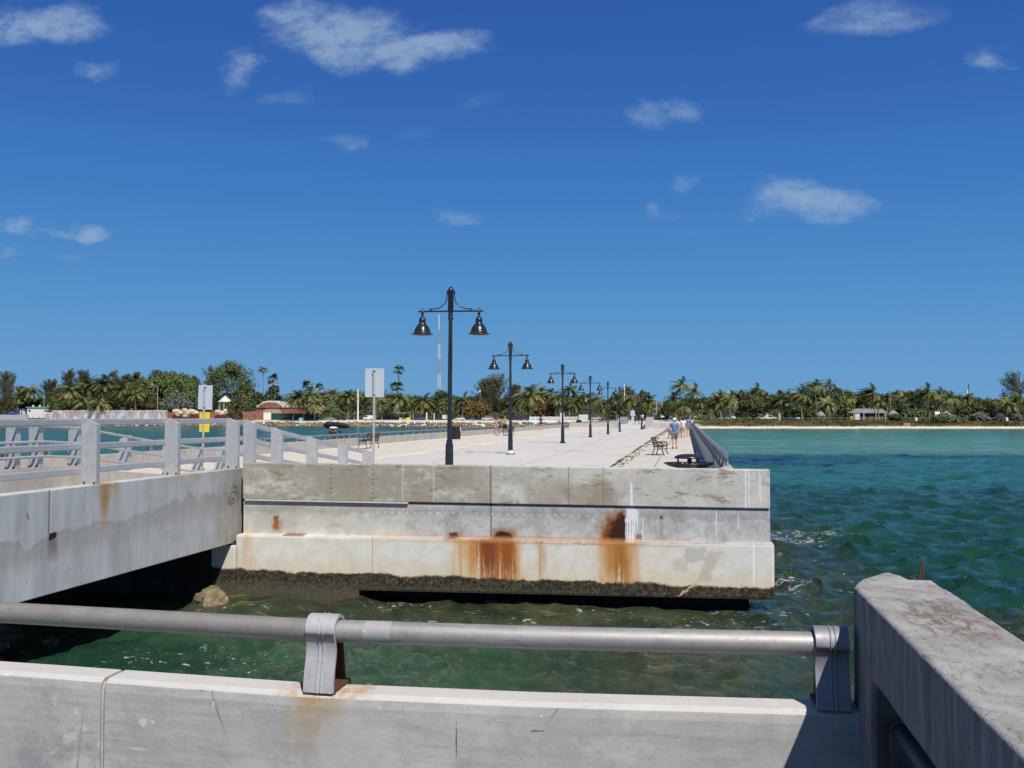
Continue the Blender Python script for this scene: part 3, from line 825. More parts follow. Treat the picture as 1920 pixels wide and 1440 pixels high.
GALV = None
def metal(name, c, rough=.45, met=.7, spots=.3, rusty=.0):
    m, g = material(name)
    p = g.obj(); X, Y, Z = g.sep(g.pos())
    n = g.noise(g.pos(), 9, 5, .65); n2 = g.noise(g.pos(), 42, 4, .7); n3 = g.noise(g.pos(), 3, 4, .6)
    cc = g.mix(g.ss(.3, .7, n), vary(c, .93), vary(c, 1.06))
    cc = g.mix(g.ss(.56, .72, n2) * spots * .6, cc, vary(c, .55))
    cc = g.mix(g.ss(.55, .75, n3) * spots * .6, cc, vary(c, 1.18))
    cc = g.mix(g.ss(.60, .68, g.noise(g.pos(), 30, 4, .7, 0, (.12, 1, 1))) * spots * .7, cc, vary(c, .62))
    cc = g.mix(g.ss(.68, .72, g.noise(g.pos(), 70, 3, .6)) * spots, cc, vary(c, 1.7))
    if rusty: cc = g.mix(g.ss(1 - rusty, 1 - rusty + .2, n * .5 + n3 * .5) * .9, cc, (.13, .05, .02))
    finish(g, cc, g.ss(.2, .8, n) * .22 + rough - .1, met, .5, n2, .12, .004)
    return m
GALV = metal('galvanised_metal', (.50, .51, .52), .55, .4, .2)
ALUM = metal('weathered_aluminium', (.37, .36, .35), .55, .45, .9)
ALUMP = metal('cast_aluminium', (.50, .50, .51), .6, .3, .8)
RUSTY = metal('rusty_iron', (.10, .045, .022), .9, .2, .5)
RAILM = metal('dull_pipe', (.36, .36, .36), .5, .6)

def bracket_post(h=.235, w=.125):
    """curved cast bracket: front strap wrapping the pipe, web, back strap, foot plate. pipe runs along x at height h"""
    fr = [(-.074, 0), (-.071, .04), (-.060, .09), (-.048, .13), (-.043, .16), (-.047, .19), (-.058, .215)]
    for k in range(9):
        a = R(200 - k * 24); fr.append((.0 + .062 * math.cos(a), h + .062 * math.sin(a)))
    strap = MB(); tk = .012
    n = len(fr); vs = []
    for i, (y, z) in enumerate(fr):
        y0, z0 = fr[max(i - 1, 0)]; y1, z1 = fr[min(i + 1, n - 1)]
        d = Vector((y1 - y0, z1 - z0)).normalized(); nn = (d.y, -d.x)
        cut = .5 * w * (1.0 if z < h - .06 or i > 9 else .97)
        for s in (-1, 1):
            vs += [(s * cut, y, z), (s * cut, y + nn[0] * tk, z + nn[1] * tk)]
    fs = []
    for i in range(n - 1):
        a = 4 * i
        fs += [(a, a + 4, a + 6, a + 2), (a + 1, a + 3, a + 7, a + 5), (a, a + 1, a + 5, a + 4), (a + 2, a + 6, a + 7, a + 3)]
    fs += [(0, 2, 3, 1), (4 * n - 4, 4 * n - 3, 4 * n - 1, 4 * n - 2)]
    strap.add(vs, [f for f in fs if f[1] - f[0] != 4], 0, False)
    strap.add(vs, [f for f in fs if f[1] - f[0] == 4], 0, False)
    front = [(4 * i + 1, 4 * i + 3, 4 * i + 7, 4 * i + 5) for i in range(n - 1)]
    out = [Vector((vv[0], vv[1], vv[2])) for vv in vs]
    nv_ = []
    for i in range(n):
        for q in (0, 2): nv_.append(out[4 * i + q] - (out[4 * i + q + 1] - out[4 * i + q]) * .12)
    strap.add(nv_, [(2 * i, 2 * i + 1, 2 * i + 3, 2 * i + 2) for i in range(n - 1)], 0, True)
    # the two raised ribs down the front
    for x in (-.006, .012):
        strap.tube([(x, y - .003 * (1 if i < 9 else .5), z + (.002 if i > 9 else 0)) for i, (y, z) in enumerate(fr[:14])], .0035, 5)
    web = MB()
    prof = [(-.04, 0), (.095, 0), (.075, .08), (.058, .17), (.05, h - .02), (-.03, h - .02)]
    web.prism(prof, -.012, .012, 'x')
    web.prism([(.095, 0), (.107, 0), (.088, .08), (.07, .17), (.062, h), (.05, h), (.058, .17), (.076, .08)], -.05, .05, 'x')
    foot = MB().box(-.058, .066, -.060, .118, -.012, .014)
    return strap, web, foot

strap, web, foot = bracket_post()
ME_STRAP = strap.mesh('strap', ALUMP); ME_WEB = web.mesh('web', RUSTY); ME_FOOT = foot.mesh('foot_plate', RUSTY, .003)
ME_WEBG = web.mesh('web', RAILM)
ME_STRAP_SHADE = strap.mesh('strap', metal('shadow_aluminium', (.30, .305, .33), .55, .4, .9))  # darker strap copy, cast shadow put into the metal colour

# ------------------------------------------------------------------ near parapet and its rail
NP = [(-7.5, 4.30), (-4.6, 4.16), (-3.04, 4.06), (-2.70, 4.038), (-2.415, 4.015), (-2.395, 4.014), (-1.55, 3.955), (-.61, 3.975), (.43, 4.05), (.645, 4.066)]
t = thing('parapet_wall', 'weathered pale concrete parapet under the pipe rail, with a joint and a rust stain', 'wall', (-1.5, 3.95, -2.4))
def sweep(pts, prof, mat, name, parent, o, bev):
    mb = MB(); vs = []; n = len(prof)
    for (x, y) in pts:
        for (dy, z) in prof: vs.append((x - o[0], y + dy - o[1], z - o[2]))
    k = len(pts); fs = [tuple(range(n)), tuple(reversed(range((k - 1) * n, k * n)))]
    for i in range(k - 1):
        for j in range(n):
            j2 = (j + 1) % n; fs.append((i * n + j, i * n + j2, (i + 1) * n + j2, (i + 1) * n + j))
    mb.add(vs, fs)
    return mb.build(name, mat, parent, bevel=bev)
o = (-1.5, 3.95, -2.4)
pr = [(0, -2.4), (0, .695), (-.012, .705), (-.135, .703), (-.162, .688), (-.168, .655), (-.17, .60), (-.17, -2.4)]
sweep(NP[:5], pr, M_NEAR, 'panel', t, o, .004)
sweep(NP[5:], pr, M_NEAR, 'panel', t, o, .004)
sweep([NP[4], NP[5]], [(-.014, -2.4), (-.014, .685), (-.12, .685), (-.145, .67), (-.155, .6), (-.155, -2.4)], paint('joint_mortar', (.28, .26, .24), .9), 'joint', t, o, 0)
mb = MB()
x_, y_ = -2.405, 4.0135
mb.tube([(x_ - .0 + 1.5, y_ - .163 - 3.95, .0 + 2.4), (x_ + 1.5, y_ - .166 - 3.95, .60 + 2.4), (x_ + 1.5, y_ - .162 - 3.95, .66 + 2.4), (x_ + 1.5, y_ - .148 - 3.95, .69 + 2.4)], .007, 6)
mb.build('joint_bead', paint('bead_mortar', (.42, .40, .36), .9), t)

t = thing('pipe_rail', 'aluminium pipe handrail on cast brackets along the pale parapet', 'railing', (-1.5, 3.88, .70))
RZ = .235
def npy(x): return float(np.interp(x, [q[0] for q in NP], [q[1] for q in NP])) - .085
def pipe_y(x):
    return npy(x)
xs = [-7.3, -4.6, -3.04, -2.3, -1.47]
mb = MB().tube([(x + 1.5, pipe_y(x) - 3.88, RZ + (.003 if x < -2 else 0)) for x in xs], .045, 20)
mb.build('pipe', metal('dull_aluminium', (.29, .275, .25), .6, .35, .9), t)
mb = MB().tube([(x + 1.5, pipe_y(x) - 3.88, RZ) for x in (-1.44, -.6, .0, .43, .50)], .045, 20)
mb.build('pipe', ALUM, t)
mb = MB().tube([(-1.27 + 1.5, pipe_y(-1.27) - 3.88, RZ), (-1.16 + 1.5, pipe_y(-1.16) - 3.88, RZ)], .0455, 20)
mb.build('sleeve', metal('chalky_aluminium', (.40, .39, .395), .7, .2, 1.4), t)
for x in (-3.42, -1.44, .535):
    p_ = put('post', ME_STRAP if x < 0 else ME_STRAP_SHADE, t, (x + 1.5, pipe_y(x) - 3.88, .005))
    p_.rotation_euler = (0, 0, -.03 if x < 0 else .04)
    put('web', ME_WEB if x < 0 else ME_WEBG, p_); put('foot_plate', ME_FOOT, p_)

# our own platform; dark colour chosen to cut bounced light
mb = MB().box(-9.0, .64, -8, 3.86, -2.6, 0.0)
tag(mb.build('pavement', paint('low_bounce_deck', (.085, .083, .08), .9, 0, .2, 2)), 'dark paved platform behind the near parapet', kind='structure')

# ------------------------------------------------------------------ old balustrade on the east side
t = thing('balustrade', 'heavy old concrete balustrade with a chipped broken end and an exposed bar', 'balustrade', (.8, 3.8, -2.2))
o = Vector((.8, 3.8, -2.2))
plan = [(.63, 3.65), (.97, 3.65), (.965, 4.22), (.945, 4.262), (.905, 4.25), (.875, 4.215), (.862, 4.30), (.853, 4.40), (.838, 4.44), (.80, 4.40), (.74, 4.30), (.69, 4.19), (.65, 4.10), (.63, 4.02)]
n = len(plan); mb = MB(); vs = []
for z in (-2.2, .885, 1.15): vs += [(x - o.x, y - o.y, z - o.z) for x, y in plan]
vs += [(x - o.x, -4 - o.y, z - o.z) for x, z in ((.63, .885), (.97, .885), (.97, 1.15), (.63, 1.15))]
q0 = 3 * n
fs = [tuple(reversed(range(n))), tuple(range(2 * n, 3 * n)), (n, n + 1, q0 + 1, q0), (n, q0, q0 + 3, 2 * n), (n + 1, 2 * n + 1, q0 + 2, q0 + 1), (2 * n, q0 + 3, q0 + 2, 2 * n + 1), (q0, q0 + 1, q0 + 2, q0 + 3)]
for i in range(n):
    j = (i + 1) % n; fs.append((i, j, n + j, n + i))
    if i > 0: fs.append((n + i, n + j, 2 * n + j, 2 * n + i))
mb.add(vs, fs)
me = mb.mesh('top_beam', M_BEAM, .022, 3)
bm = bmesh.new(); bm.from_mesh(me)
bmesh.ops.triangulate(bm, faces=[f for f in bm.faces if len(f.verts) > 4])
bmesh.ops.subdivide_edges(bm, edges=[e for e in bm.edges if e.calc_length() > .25], cuts=30, use_grid_fill=True)
from mathutils import noise as mn
for v in bm.verts:
    wv = v.co + o
    k = mn.noise(wv * 7) * .005 + mn.noise(wv * 22) * .003
    if wv.y > 4.15: k += mn.noise(wv * 14) * .012
    v.co += v.normal * k
for f in bm.faces: f.smooth = True
bm.to_mesh(me); bm.free()
put('top_beam', me, t)
for y in (1.2, -1.6):
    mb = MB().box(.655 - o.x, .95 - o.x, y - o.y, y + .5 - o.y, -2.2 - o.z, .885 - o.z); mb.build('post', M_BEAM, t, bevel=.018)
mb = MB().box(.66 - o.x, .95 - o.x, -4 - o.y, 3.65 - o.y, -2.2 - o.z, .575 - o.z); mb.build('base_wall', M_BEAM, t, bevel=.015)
mb = MB().tube([(.725 - o.x, 3.65 - o.y, .72 - o.z), (.725 - o.x, -4 - o.y, .72 - o.z)], .030, 14)
mb.lathe([(.036, 0), (.044, 0), (.044, .012), (.036, .012)], 16)
k = len(mb.v) - 64
mb.v[k:] = [(x + .725 - o.x, 3.64 - o.y - z, y + .72 - o.z) for x, y, z in mb.v[k:]]
mb.build('pipe', paint('dark_pipe', (.06, .065, .075), .45, .4), t)
mb = MB().tube([(.915 - o.x, 4.225 - o.y, .95 - o.z), (.915 - o.x, 4.235 - o.y, 1.13 - o.z), (.922 - o.x, 4.24 - o.y, 1.185 - o.z), (.932 - o.x, 4.235 - o.y, 1.222 - o.z)], [.006, .006, .005, .003], 7)
mb.tube([(.93 - o.x, 4.228 - o.y, .95 - o.z), (.93 - o.x, 4.236 - o.y, 1.15 - o.z), (.934 - o.x, 4.24 - o.y, 1.215 - o.z)], .004, 6)
mb.build('bar', RUSTY, t)

# ------------------------------------------------------------------ pipe rails on the pier walls
ME_STRAPR = strap.mesh('strap', RAILM)
def long_rail(label, x, z, rz, ys, y_end, mat):
    t = thing('pipe_rail', label, 'railing', (x, 150, z))
    MB().tube([(0, YW + .5 - 150, RZ), (0, y_end - 150, RZ)], .045, 10).build('pipe', mat, t)
    rest = MB()
    for i, y in enumerate(ys):
        if i < 99:
            p_ = put('post', ME_STRAPR, t, (0, y - 150, .005), (0, 0, rz)); put('web', ME_WEBG, p_)
        else:
            rest.box(-.07, .09, y - 150 - .05, y - 150 + .05, 0, RZ)
    tag(rest.build('posts', RAILM, t), kind='stuff')
    mb = MB()
    for y in np.arange(28, 150, 5.85): mb.tube([(0, y - 150, RZ), (0, y + .16 - 150, RZ)], .049, 12)
    mb.build('sleeve', RAILM, t)
long_rail('pipe handrail on brackets along the tall sea wall beside the walkers', .85, .72, R(90) * 1, [YW + 1.2 + 1.95 * i for i in range(180)], 384, metal('rail_pipe', (.34, .36, .40), .4, .6))
long_rail('low pipe handrail on dark brackets along the harbour wall', -19.02, .55, R(-90), [25.4 + 1.95 * i for i in range(180)], 384, RAILM)

# ------------------------------------------------------------------ footbridge over the channel
BX0, BX1 = -15.0, -10.0
t = thing('footbridge', 'grey concrete footbridge with rust streaks spanning the dark channel', 'bridge', (-12.5, 10, -1.03))
o = Vector((-12.5, 10, -1.03))
def bbox(name, x0, x1, y0, y1, z0, z1, mat, bev=.012):
    return MB().box(x0 - o.x, x1 - o.x, y0 - o.y, y1 - o.y, z0 - o.z, z1 - o.z).build(name, mat, t, bevel=bev)
bbox('side_beam', BX1 - .32, BX1, -6, 21.50, -1.03, .625, M_BRIDGE)
bbox('side_beam', BX0, BX0 + .3, -6, 21.50, -1.03, .625, M_PIERWALL)
WING = []
bbox('deck_slab', BX0 + .3, BX1 - .32, -6, 21.52, -.55, -.002, TIDE_SHADE, 0)
bbox('bearing', BX1 - .30, BX1 + .03, 21.02, 21.14, -1.10, -.98, RUSTY, .02)
# scratched scribble on the beam by the wall
mb = MB()
def scr(pts, r=.008):
    q = [on_x(px, py, BX1) for px, py in pts]
    mb.tube([(2.502, v.y - o.y, v.z - o.z) for v in q], r, 5)
for pts in ([(441, 897), (438, 905), (434, 915), (431, 924), (433, 934), (438, 936), (441, 926), (440, 914), (437, 906)], [(441, 905), (444, 916), (446, 930), (443, 940)], [(429, 930), (431, 942), (434, 949), (432, 938), (437, 946), (436, 934), (440, 944)],
            [(427, 936), (430, 948)], [(436, 915), (443, 911)], [(433, 924), (438, 921), (444, 925)]): scr(pts, .006)
mb.build('scribble', paint('black_marker', (.05, .045, .045), .8), t)
v = on_x(99, 1004, BX1)
MB().prism([(v.y - .10 - o.y, v.z - .07 - o.z), (v.y + .08 - o.y, v.z - .03 - o.z), (v.y + .09 - o.y, v.z + .05 - o.z), (v.y - .09 - o.y, v.z + .04 - o.z)], -.1 + 2.5, .004 + 2.5, 'x').build('drain_hole', paint('dark_hole', (.012, .012, .012), .9), t)
# ramp down to the pier
def ramp_part(name, x0, x1, z0, z1, mat, y0=22.3, y1=27.6, zb=-.02):
    MB().prism([(y0 - o.y, zb - o.z), (y1 - o.y, zb - o.z), (y1 - o.y, z1 - o.z), (y0 - o.y, z0 - o.z)], x0 - o.x, x1 - o.x, 'x').build(name, mat, t)
ramp_part('wing_wall', BX0, BX0 + .3, .62, .03, M_PIERWALL, 21.505)
ramp_part('wing_wall', BX1 - .32, BX1, .62, .03, M_PIERWALL, 21.56)

def rail_post(zb, zt, inner):
    """inner = +1 / -1: the side the rails are bolted to"""
    s = inner; h = zt - zb
    mb = MB()
    poly = [(.13 * s, 0), (-.12 * s, 0), (-.12 * s, h - .10), (.10 * s, h + .005), (.13 * s, h + .005)]
    if s > 0: poly = poly[::-1]
    mb.prism(poly, -.055, .055, 'y')
    mb.box(min(.13 * s, .16 * s), max(.13 * s, .16 * s), -.075, .075, .0, h + .01)
    mb.box(-.125, .125, -.09, .09, -.004, .016)
    return mb
def guard_rail(label, x, posts, inner, round_=False, y_from=None, offs=(.06, .48, .90), name='guard_rail', up=0):
    t = thing(name, label, 'railing', (x, posts[0][0], 0))
    y0 = posts[0][0]
    for (y, zb, zt) in posts:
        p_ = rail_post(zb, zt, inner).build('post', GALV, t, (0, y - y0, zb))
        bl = MB()
        for dx_ in (-.09, .10): bl.lathe([(.02, .016), (.02, .05), (.008, .055)], 6, (dx_, -.085, 0))
        bl.build('anchor_bolt', RUSTY, p_)
    start = posts[0] if y_from is None else (y_from, 0, posts[0][2])
    for d in offs:
        pts = [(inner * .20, start[0] - y0, start[2] - d)] + [(inner * .20, y - y0, zt - d) for (y, zb, zt) in posts if zt - d > zb + .03 or True]
        pts = [pts[0]] + [q for q, (y, zb, zt) in zip(pts[1:], posts) if zt - d > (0.04 if zb < .3 else zb)]
        mb = MB()
        if round_:
            e = pts[-1]
            mb.tube(pts + [(e[0], e[1] + .10, e[2] - .03), (e[0], e[1] + .13, e[2] - .10), (e[0], e[1] + .13, e[2] - .25)], .032, 10)
        else:
            for a_, b_ in zip(pts[:-1], pts[1:]): mb.bar(a_, b_, .07, .115)
        mb.build('rail', GALV, t, bevel=0 if round_ else .02)
    return t
guard_rail('galvanised three bar guard rail along the near side of the footbridge', -10.135, [(10.0, .625, 1.76), (12.95, .625, 1.76), (15.8, .625, 1.76), (18.6, .625, 1.76), (21.3, .625, 1.76)], -1, y_from=5.0)
guard_rail('galvanised guard rail sloping down beside the ramp and ending by a sign post', -10.135, [(22.2, .55, 1.72), (23.8, .43, 1.52), (26.2, .16, 1.25), (28.7, .0, .98), (31.0, 0., .74)], -1, offs=(.06, .44, .80), y_from=21.3)
guard_rail('galvanised pipe guard rail sloping down on the harbour side of the ramp', -14.86, [(20.1, .625, 1.64), (20.9, .625, 1.64), (22.4, .60, 1.56), (24.65, .36, 1.29), (26.9, .12, 1.03), (28.7, .0, .85), (30.2, .0, .76)], 1, True, offs=(.05, .42, .76), y_from=8)

# ------------------------------------------------------------------ second crossing farther along the pier
def cross_wall(label, x0, x1, y):
    tag(MB().box(x0, x1, y, y + .35, .0, .80).build('parapet_wall', M_PIERWALL, bevel=.02), label, 'wall')
cross_wall('far concrete cross wall between the harbour wall and the second ramp', -18.88, -10.6, 163)
cross_wall('far concrete cross wall between the second ramp and the tall sea wall', -5.2, .70, 157)
t = thing('ramp', 'far concrete ramp rising between two guard rails on the pier', 'ramp', (-8, 155, 0))
MB().prism([(149 - 155, -.02), (200 - 155, -.02), (196 - 155, .55), (159 - 155, .55), (149.5 - 155, .01)], -10.2 + 8, -5.9 + 8, 'x').build('ramp_slab', ROAD, t)
guard_rail('far guard rail on the harbour side of the second ramp', -10.3, [(150, .0, .78), (152.3, .1, 1.05), (154.6, .3, 1.4), (157, .5, 1.72), (162, .5, 1.74), (167, .5, 1.74), (172, .5, 1.74), (178, .5, 1.74)], 1)
guard_rail('far guard rail on the sea side of the second ramp beside the dark lamp', -5.7, [(147, .0, .78), (149.3, .1, 1.05), (151.6, .3, 1.4), (154, .5, 1.72), (158, .5, 1.74), (162, .5, 1.74), (167, .5, 1.74), (172, .5, 1.74), (178, .5, 1.74)], -1, offs=(.06, .3, .54, .78))
# ------------------------------------------------------------------ street lamps
m, g = material('black_lamp_paint')
n = g.noise(g.pos(), 5, 4)
finish(g, g.mix(n, (.012, .014, .020), (.028, .030, .038)), .28, 0, .5)
BLACK = m
GLASS = paint('frosted_glass', (.62, .62, .60), .3, 0, .04)
WHITEP = paint('white_paper', (.78, .80, .80), .7)

def make_lamp():
    t = thing('street_lamp', 'x', 'lamp', (0, 0, 0), 0, 'double bell street lamps down the middle of the pier')
    mb = MB()
    mb.lathe([(.12, .18), (.115, .55), (.108, 1.0), (.085, 1.12), (.082, 1.16)], 12)
    mb.lathe([(.068, 1.14), (.062, 3.0), (.055, 4.46), (.075, 4.47), (.078, 4.52), (.066, 4.54), (.064, 4.72), (.078, 4.74), (.078, 5.22), (.084, 5.23), (.084, 5.30), (.02, 5.385), (.0, 5.39)], 12, caps=False)
    mb.build('pole', BLACK, t)
    mb = MB().box(-.2, .2, -.2, .2, 0, .03)
    mb.lathe([(.17, .03), (.165, .06), (.13, .16), (.125, .20)], 12)
    for a in (-.15, .15):
        for b_ in (-.15, .15): mb.lathe([(.016, .03), (.016, .075)], 6, (a, b_, 0))
    mb.build('base', BLACK, t)
    mb = MB().bar((-.92, 0, 4.70), (.92, 0, 4.70), .045, .045); mb.build('arm', BLACK, t, bevel=.008)
    for s in (-1, 1):
        mb = MB()
        pts = [(.105, 5.28), (.105, 5.15), (.115, 5.02), (.16, 4.92), (.25, 4.84), (.36, 4.785), (.47, 4.765), (.62, 4.765)]
        mb.tube([(s * x, 0, z) for x, z in pts], .014, 6)
        mb.bar((s * .06, 0, 5.20), (s * .12, 0, 5.20), .03, .05); mb.bar((s * .56, 0, 4.70), (s * .56, 0, 4.775), .03, .06)
        mb.build('scroll_brace', BLACK, t)
    for s in (-1, 1):
        c = (s * .80, 0, 0)
        mb = MB().lathe([(.0, 4.79), (.022, 4.785), (.022, 4.74), (.036, 4.73), (.036, 4.60), (.026, 4.58), (.028, 4.55), (.06, 4.54), (.092, 4.48), (.098, 4.44), (.094, 4.42), (.094, 4.37), (.13, 4.33), (.19, 4.25), (.222, 4.16), (.232, 4.115),
                              (.25, 4.11), (.25, 4.095), (.315, 4.065), (.32, 4.052), (.30, 4.055), (.235, 4.085), (.215, 4.13), (.12, 4.30), (.0, 4.33)], 24, c, caps=False)
        q = mb.build('lamp_shade', BLACK, t)
        MB().lathe([(.0, 4.085), (.20, 4.092), (.205, 4.10), (.0, 4.12)], 20, c, caps=False).build('lens', GLASS, q)
    return t
LAMPS = [((842, 904), 'tallest looking double bell street lamp close behind the stained end wall'),
         ((957, 852), 'second double bell street lamp, with white papers taped round its base'),
         ((1055, 831), 'third double bell street lamp, standing in front of the white fence'),
         ((1107, 820), 'fourth double bell street lamp, just past the white notice board'),
         ((1140, 814), 'fifth double bell street lamp, its arm overlapped by the fourth lamp'),
         ((1162, 809.5), 'sixth street lamp, at the foot of the guard rail of the second ramp'),
         ((1203, 805.2), 'thin distant street lamp beside two cyclists on the second ramp')]
lamp = make_lamp(); ltree = [(c, kids(c)) for c in kids(lamp)]
for i, ((px, py), lb) in enumerate(LAMPS):
    v = on_z(px, py)
    if i == 0: lamp.location = v; lamp['label'] = lb; lamp.rotation_euler = (R(.35), R(.5), 0)
    else: dup(lamp, v, 0, lb, tree=ltree).rotation_euler = (0, 0, 0)
v = on_z(957, 852)
mb = MB()
mb.lathe([(.215, .0), (.215, .19)], 4, (0, 0, 0), caps=False)
q = mb.build('paper_wrap', WHITEP, None, (v.x, v.y, .004)); q.rotation_euler = (0, 0, R(45)); q.scale = (1.05, 1.05, 1)
tag(q, 'white papers taped round the base of the second lamp', 'paper')

# ------------------------------------------------------------------ signs seen from behind
SIGNB = paint('sign_back', (.60, .65, .72), .5, .2, .04, 2)
YELLOW = paint('yellow_sign', (.80, .62, .03), .5, 0, .05)
def rounded(w, h, r, n=5):
    pts = []
    for cx, cz, a0 in ((w - r, r, -90), (w - r, h - r, 0), (r, h - r, 90), (r, r, 180)):
        for k in range(n + 1):
            a = R(a0 + 90 * k / n); pts.append((cx - w / 2 + r * math.cos(a), cz + r * math.sin(a)))
    return pts
def sign(label, loc, w, h, zb, tilt=0.0, yellow=None):
    t = thing('road_sign', label, 'sign', loc, R(-9))
    H = zb + h
    mb = MB().tube([(0, 0, 0), (0, 0, H - .05)], .030, 10); mb.build('post', GALV, t)
    mb = MB().prism(rounded(w, h, .035), .036, .042, 'y'); mb.v = [(x, y, z + zb) for x, y, z in mb.v]; mb.build('panel', SIGNB, t)
    mb = MB()
    for z in (zb + .06, H - .09): mb.box(-.035, .035, -.038, .036, z, z + .03); mb.box(.03, .05, -.05, -.02, z + .005, z + .025)
    mb.build('clamp', RAILM, t)
    if yellow:
        mb = MB().prism(rounded(.37, .62, .01), .036, .042, 'y'); mb.v = [(x, y, z + yellow) for x, y, z in mb.v]; mb.build('yellow_panel', YELLOW, t)
    t.rotation_euler = (0, tilt, R(-9))
sign('plain back of a pale sign by the low end of the guard rail', (-8.85, 27.6, 0), .60, .83, 2.36, .004)
sign('plain back of a pale sign with a yellow panel fixed under it', (-14.85, 29.0, 0), .52, .76, 2.02, .03, 1.32)

# ------------------------------------------------------------------ benches
WOODR = paint('red_brown_slats', (.16, .055, .028), .55, 0, .3)
IRON = paint('black_iron', (.018, .017, .016), .45, .5)
TANW = paint('tan_slats', (.36, .25, .13), .6, 0, .2)
def make_bench(label, loc, rz, wood=None, w=1.45, group='slatted iron benches along the pier'):
    """seat looks along +x, long side along y"""
    t = thing('park_bench', label, 'bench', loc, rz, group)
    wood = wood or WOODR
    for s in (-1, 1):
        y = s * w / 2; mb = MB()
        mb.tube([(-.28, y, 0), (-.24, y, .12), (-.19, y, .30), (-.20, y, .42), (-.26, y, .60), (-.34, y, .84)], [.026, .02, .022, .024, .02, .018], 6)
        mb.tube([(.28, y, 0), (.22, y, .12), (.19, y, .25), (.22, y, .36), (.21, y, .41)], [.028, .02, .022, .022, .02], 6)
        mb.tube([(-.20, y, .41), (0, y, .385), (.22, y, .41)], .02, 6)
        mb.tube([(-.27, y, .62), (-.1, y, .60), (.1, y, .62), (.22, y, .58), (.24, y, .50), (.21, y, .41)], .017, 6)
        for k in range(5): mb.tube([(-.16 + k * .085, y, .40), (-.13 + k * .085, y, .50), (-.16 + k * .085, y, .605)], .014, 5)
        mb.tube([(-.19, y, .27), (0, y, .31), (.19, y, .27)], .014, 5)
        mb.build('leg_frame', IRON, t)
    mb = MB()
    for k in range(5): mb.box(-.19 + k * .085, -.12 + k * .085, -w / 2, w / 2, .415, .44)
    mb.build('seat', wood, t)
    mb = MB()
    for k in range(5):
        z = .50 + k * .078; x = -.225 - k * .027
        mb.bar((x, -w / 2, z), (x, w / 2, z), .022, .06)
    mb.build('backrest', wood, t)
    return t
v = on_z(1238, 853)
make_bench('red brown slatted bench in front of the walking man, facing the sea wall', (v.x, v.y, 0), R(-6))
v = on_z(1259, 822)
make_bench('red slatted bench mostly hidden behind the man in the blue shirt', (v.x, v.y, 0), R(0))
v = on_z(691, 844)
make_bench('red slatted bench beside the sign post with a blue bundle on its seat', (v.x, v.y, .09), R(172))
b_ = MB().blob((0, 0, .07), .16, .34, .10, 10, 6, 0, .12, random.Random(4)).build('cloth_bundle', paint('pale_blue_cloth', (.32, .38, .48), .85), None, (v.x - .02, v.y - .12, .09 + .44))
tag(b_, 'pale blue bundle of cloth lying on the bench by the sign', 'bundle')
b_ = MB().blob((0, 0, .03), .10, .30, .035, 8, 4).build('cloth_bundle', paint('dark_cloth', (.03, .03, .04), .85), None, (v.x - .16, v.y - .30, .09 + .44))
tag(b_, 'small dark cloth on the bench beside the pale blue bundle', 'cloth')
v = on_z(956, 818)
make_bench('red slatted bench half behind the second lamp post near the shirtless man', (v.x, v.y, .09), R(180))
v = on_z(1062, 807)
make_bench('sun bleached tan bench beside the third lamp post', (v.x, v.y, .09), R(180), TANW)

# ------------------------------------------------------------------ round picnic table
v = Vector((.08, 27.2, 0))
t = thing('picnic_table', 'round black metal picnic table with a slotted ring seat behind the end wall', 'table', v)
mb = MB().lathe([(.0, .80), (.14, .797), (.26, .78), (.36, .745), (.40, .70), (.395, .68), (.36, .68), (.345, .715), (.0, .76)], 30, caps=False)
mb.build('tabletop', BLACK, t)
mb = MB()
for k in range(30):
    a0, a1 = 2 * math.pi * k / 30, 2 * math.pi * (k + .72) / 30
    for (ra, za, rb, zb_) in ((.66, .55, .58, .505), (.58, .505, .46, .47), (.46, .47, .38, .46)):
        vs = [(r * math.cos(a), r * math.sin(a), z - dz_) for dz_ in (0, .02) for (r, z) in ((ra, za), (rb, zb_)) for a in (a0, a1)]
        mb.add(vs, [(0, 1, 3, 2), (4, 6, 7, 5), (0, 4, 5, 1), (2, 3, 7, 6), (0, 2, 6, 4), (1, 5, 7, 3)])
for r_, z in ((.66, .547), (.52, .485), (.38, .455)):
    mb.tube([(r_ * math.cos(2 * math.pi * k / 32), r_ * math.sin(2 * math.pi * k / 32), z) for k in range(32)], .018, 6, closed=True)
mb.build('ring_seat', BLACK, t)
for a, r_ in ((200, .03), (80, .03), (320, .03)):
    ca, sa = math.cos(R(a)), math.sin(R(a))
    MB().tube([(.56 * ca, .56 * sa, 0), (.40 * ca, .40 * sa, .2), (.31 * ca, .31 * sa, .42), (.31 * ca, .31 * sa, .70)], .024, 8).build('leg', BLACK, t)
MB().lathe([(.05, .0), (.05, .70)], 12).build('pedestal', BLACK, t)

# ------------------------------------------------------------------ bins on the deck
def bin_(label, loc, r_=.3, h=.95, c=(.02, .022, .024), lid=True):
    t = thing('litter_bin', label, 'bin', loc)
    mt = paint('bin_' + '%02d%02d%02d' % tuple(int(99 * x) for x in c), c, .6)
    mb = MB().lathe([(r_ * .9, .03), (r_ * .9, h * .86)], 18)
    for k in range(18):
        a = 2 * math.pi * k / 18
        mb.bar((r_ * math.cos(a) * .93, r_ * math.sin(a) * .93, .02), (r_ * math.cos(a), r_ * math.sin(a), h * .9), .05, .03)
    mb.build('drum', mt, t)
    if lid: MB().lathe([(r_ * 1.05, h * .88), (r_ * 1.05, h * .92), (r_ * .6, h), (0, h * 1.02)], 18, caps=False).build('lid', mt, t)
v = on_z(855, 826)
bin_('dark litter bin with a white liner edge behind the foremost lamp post', (v.x, v.y, .09), .33, 1.0)
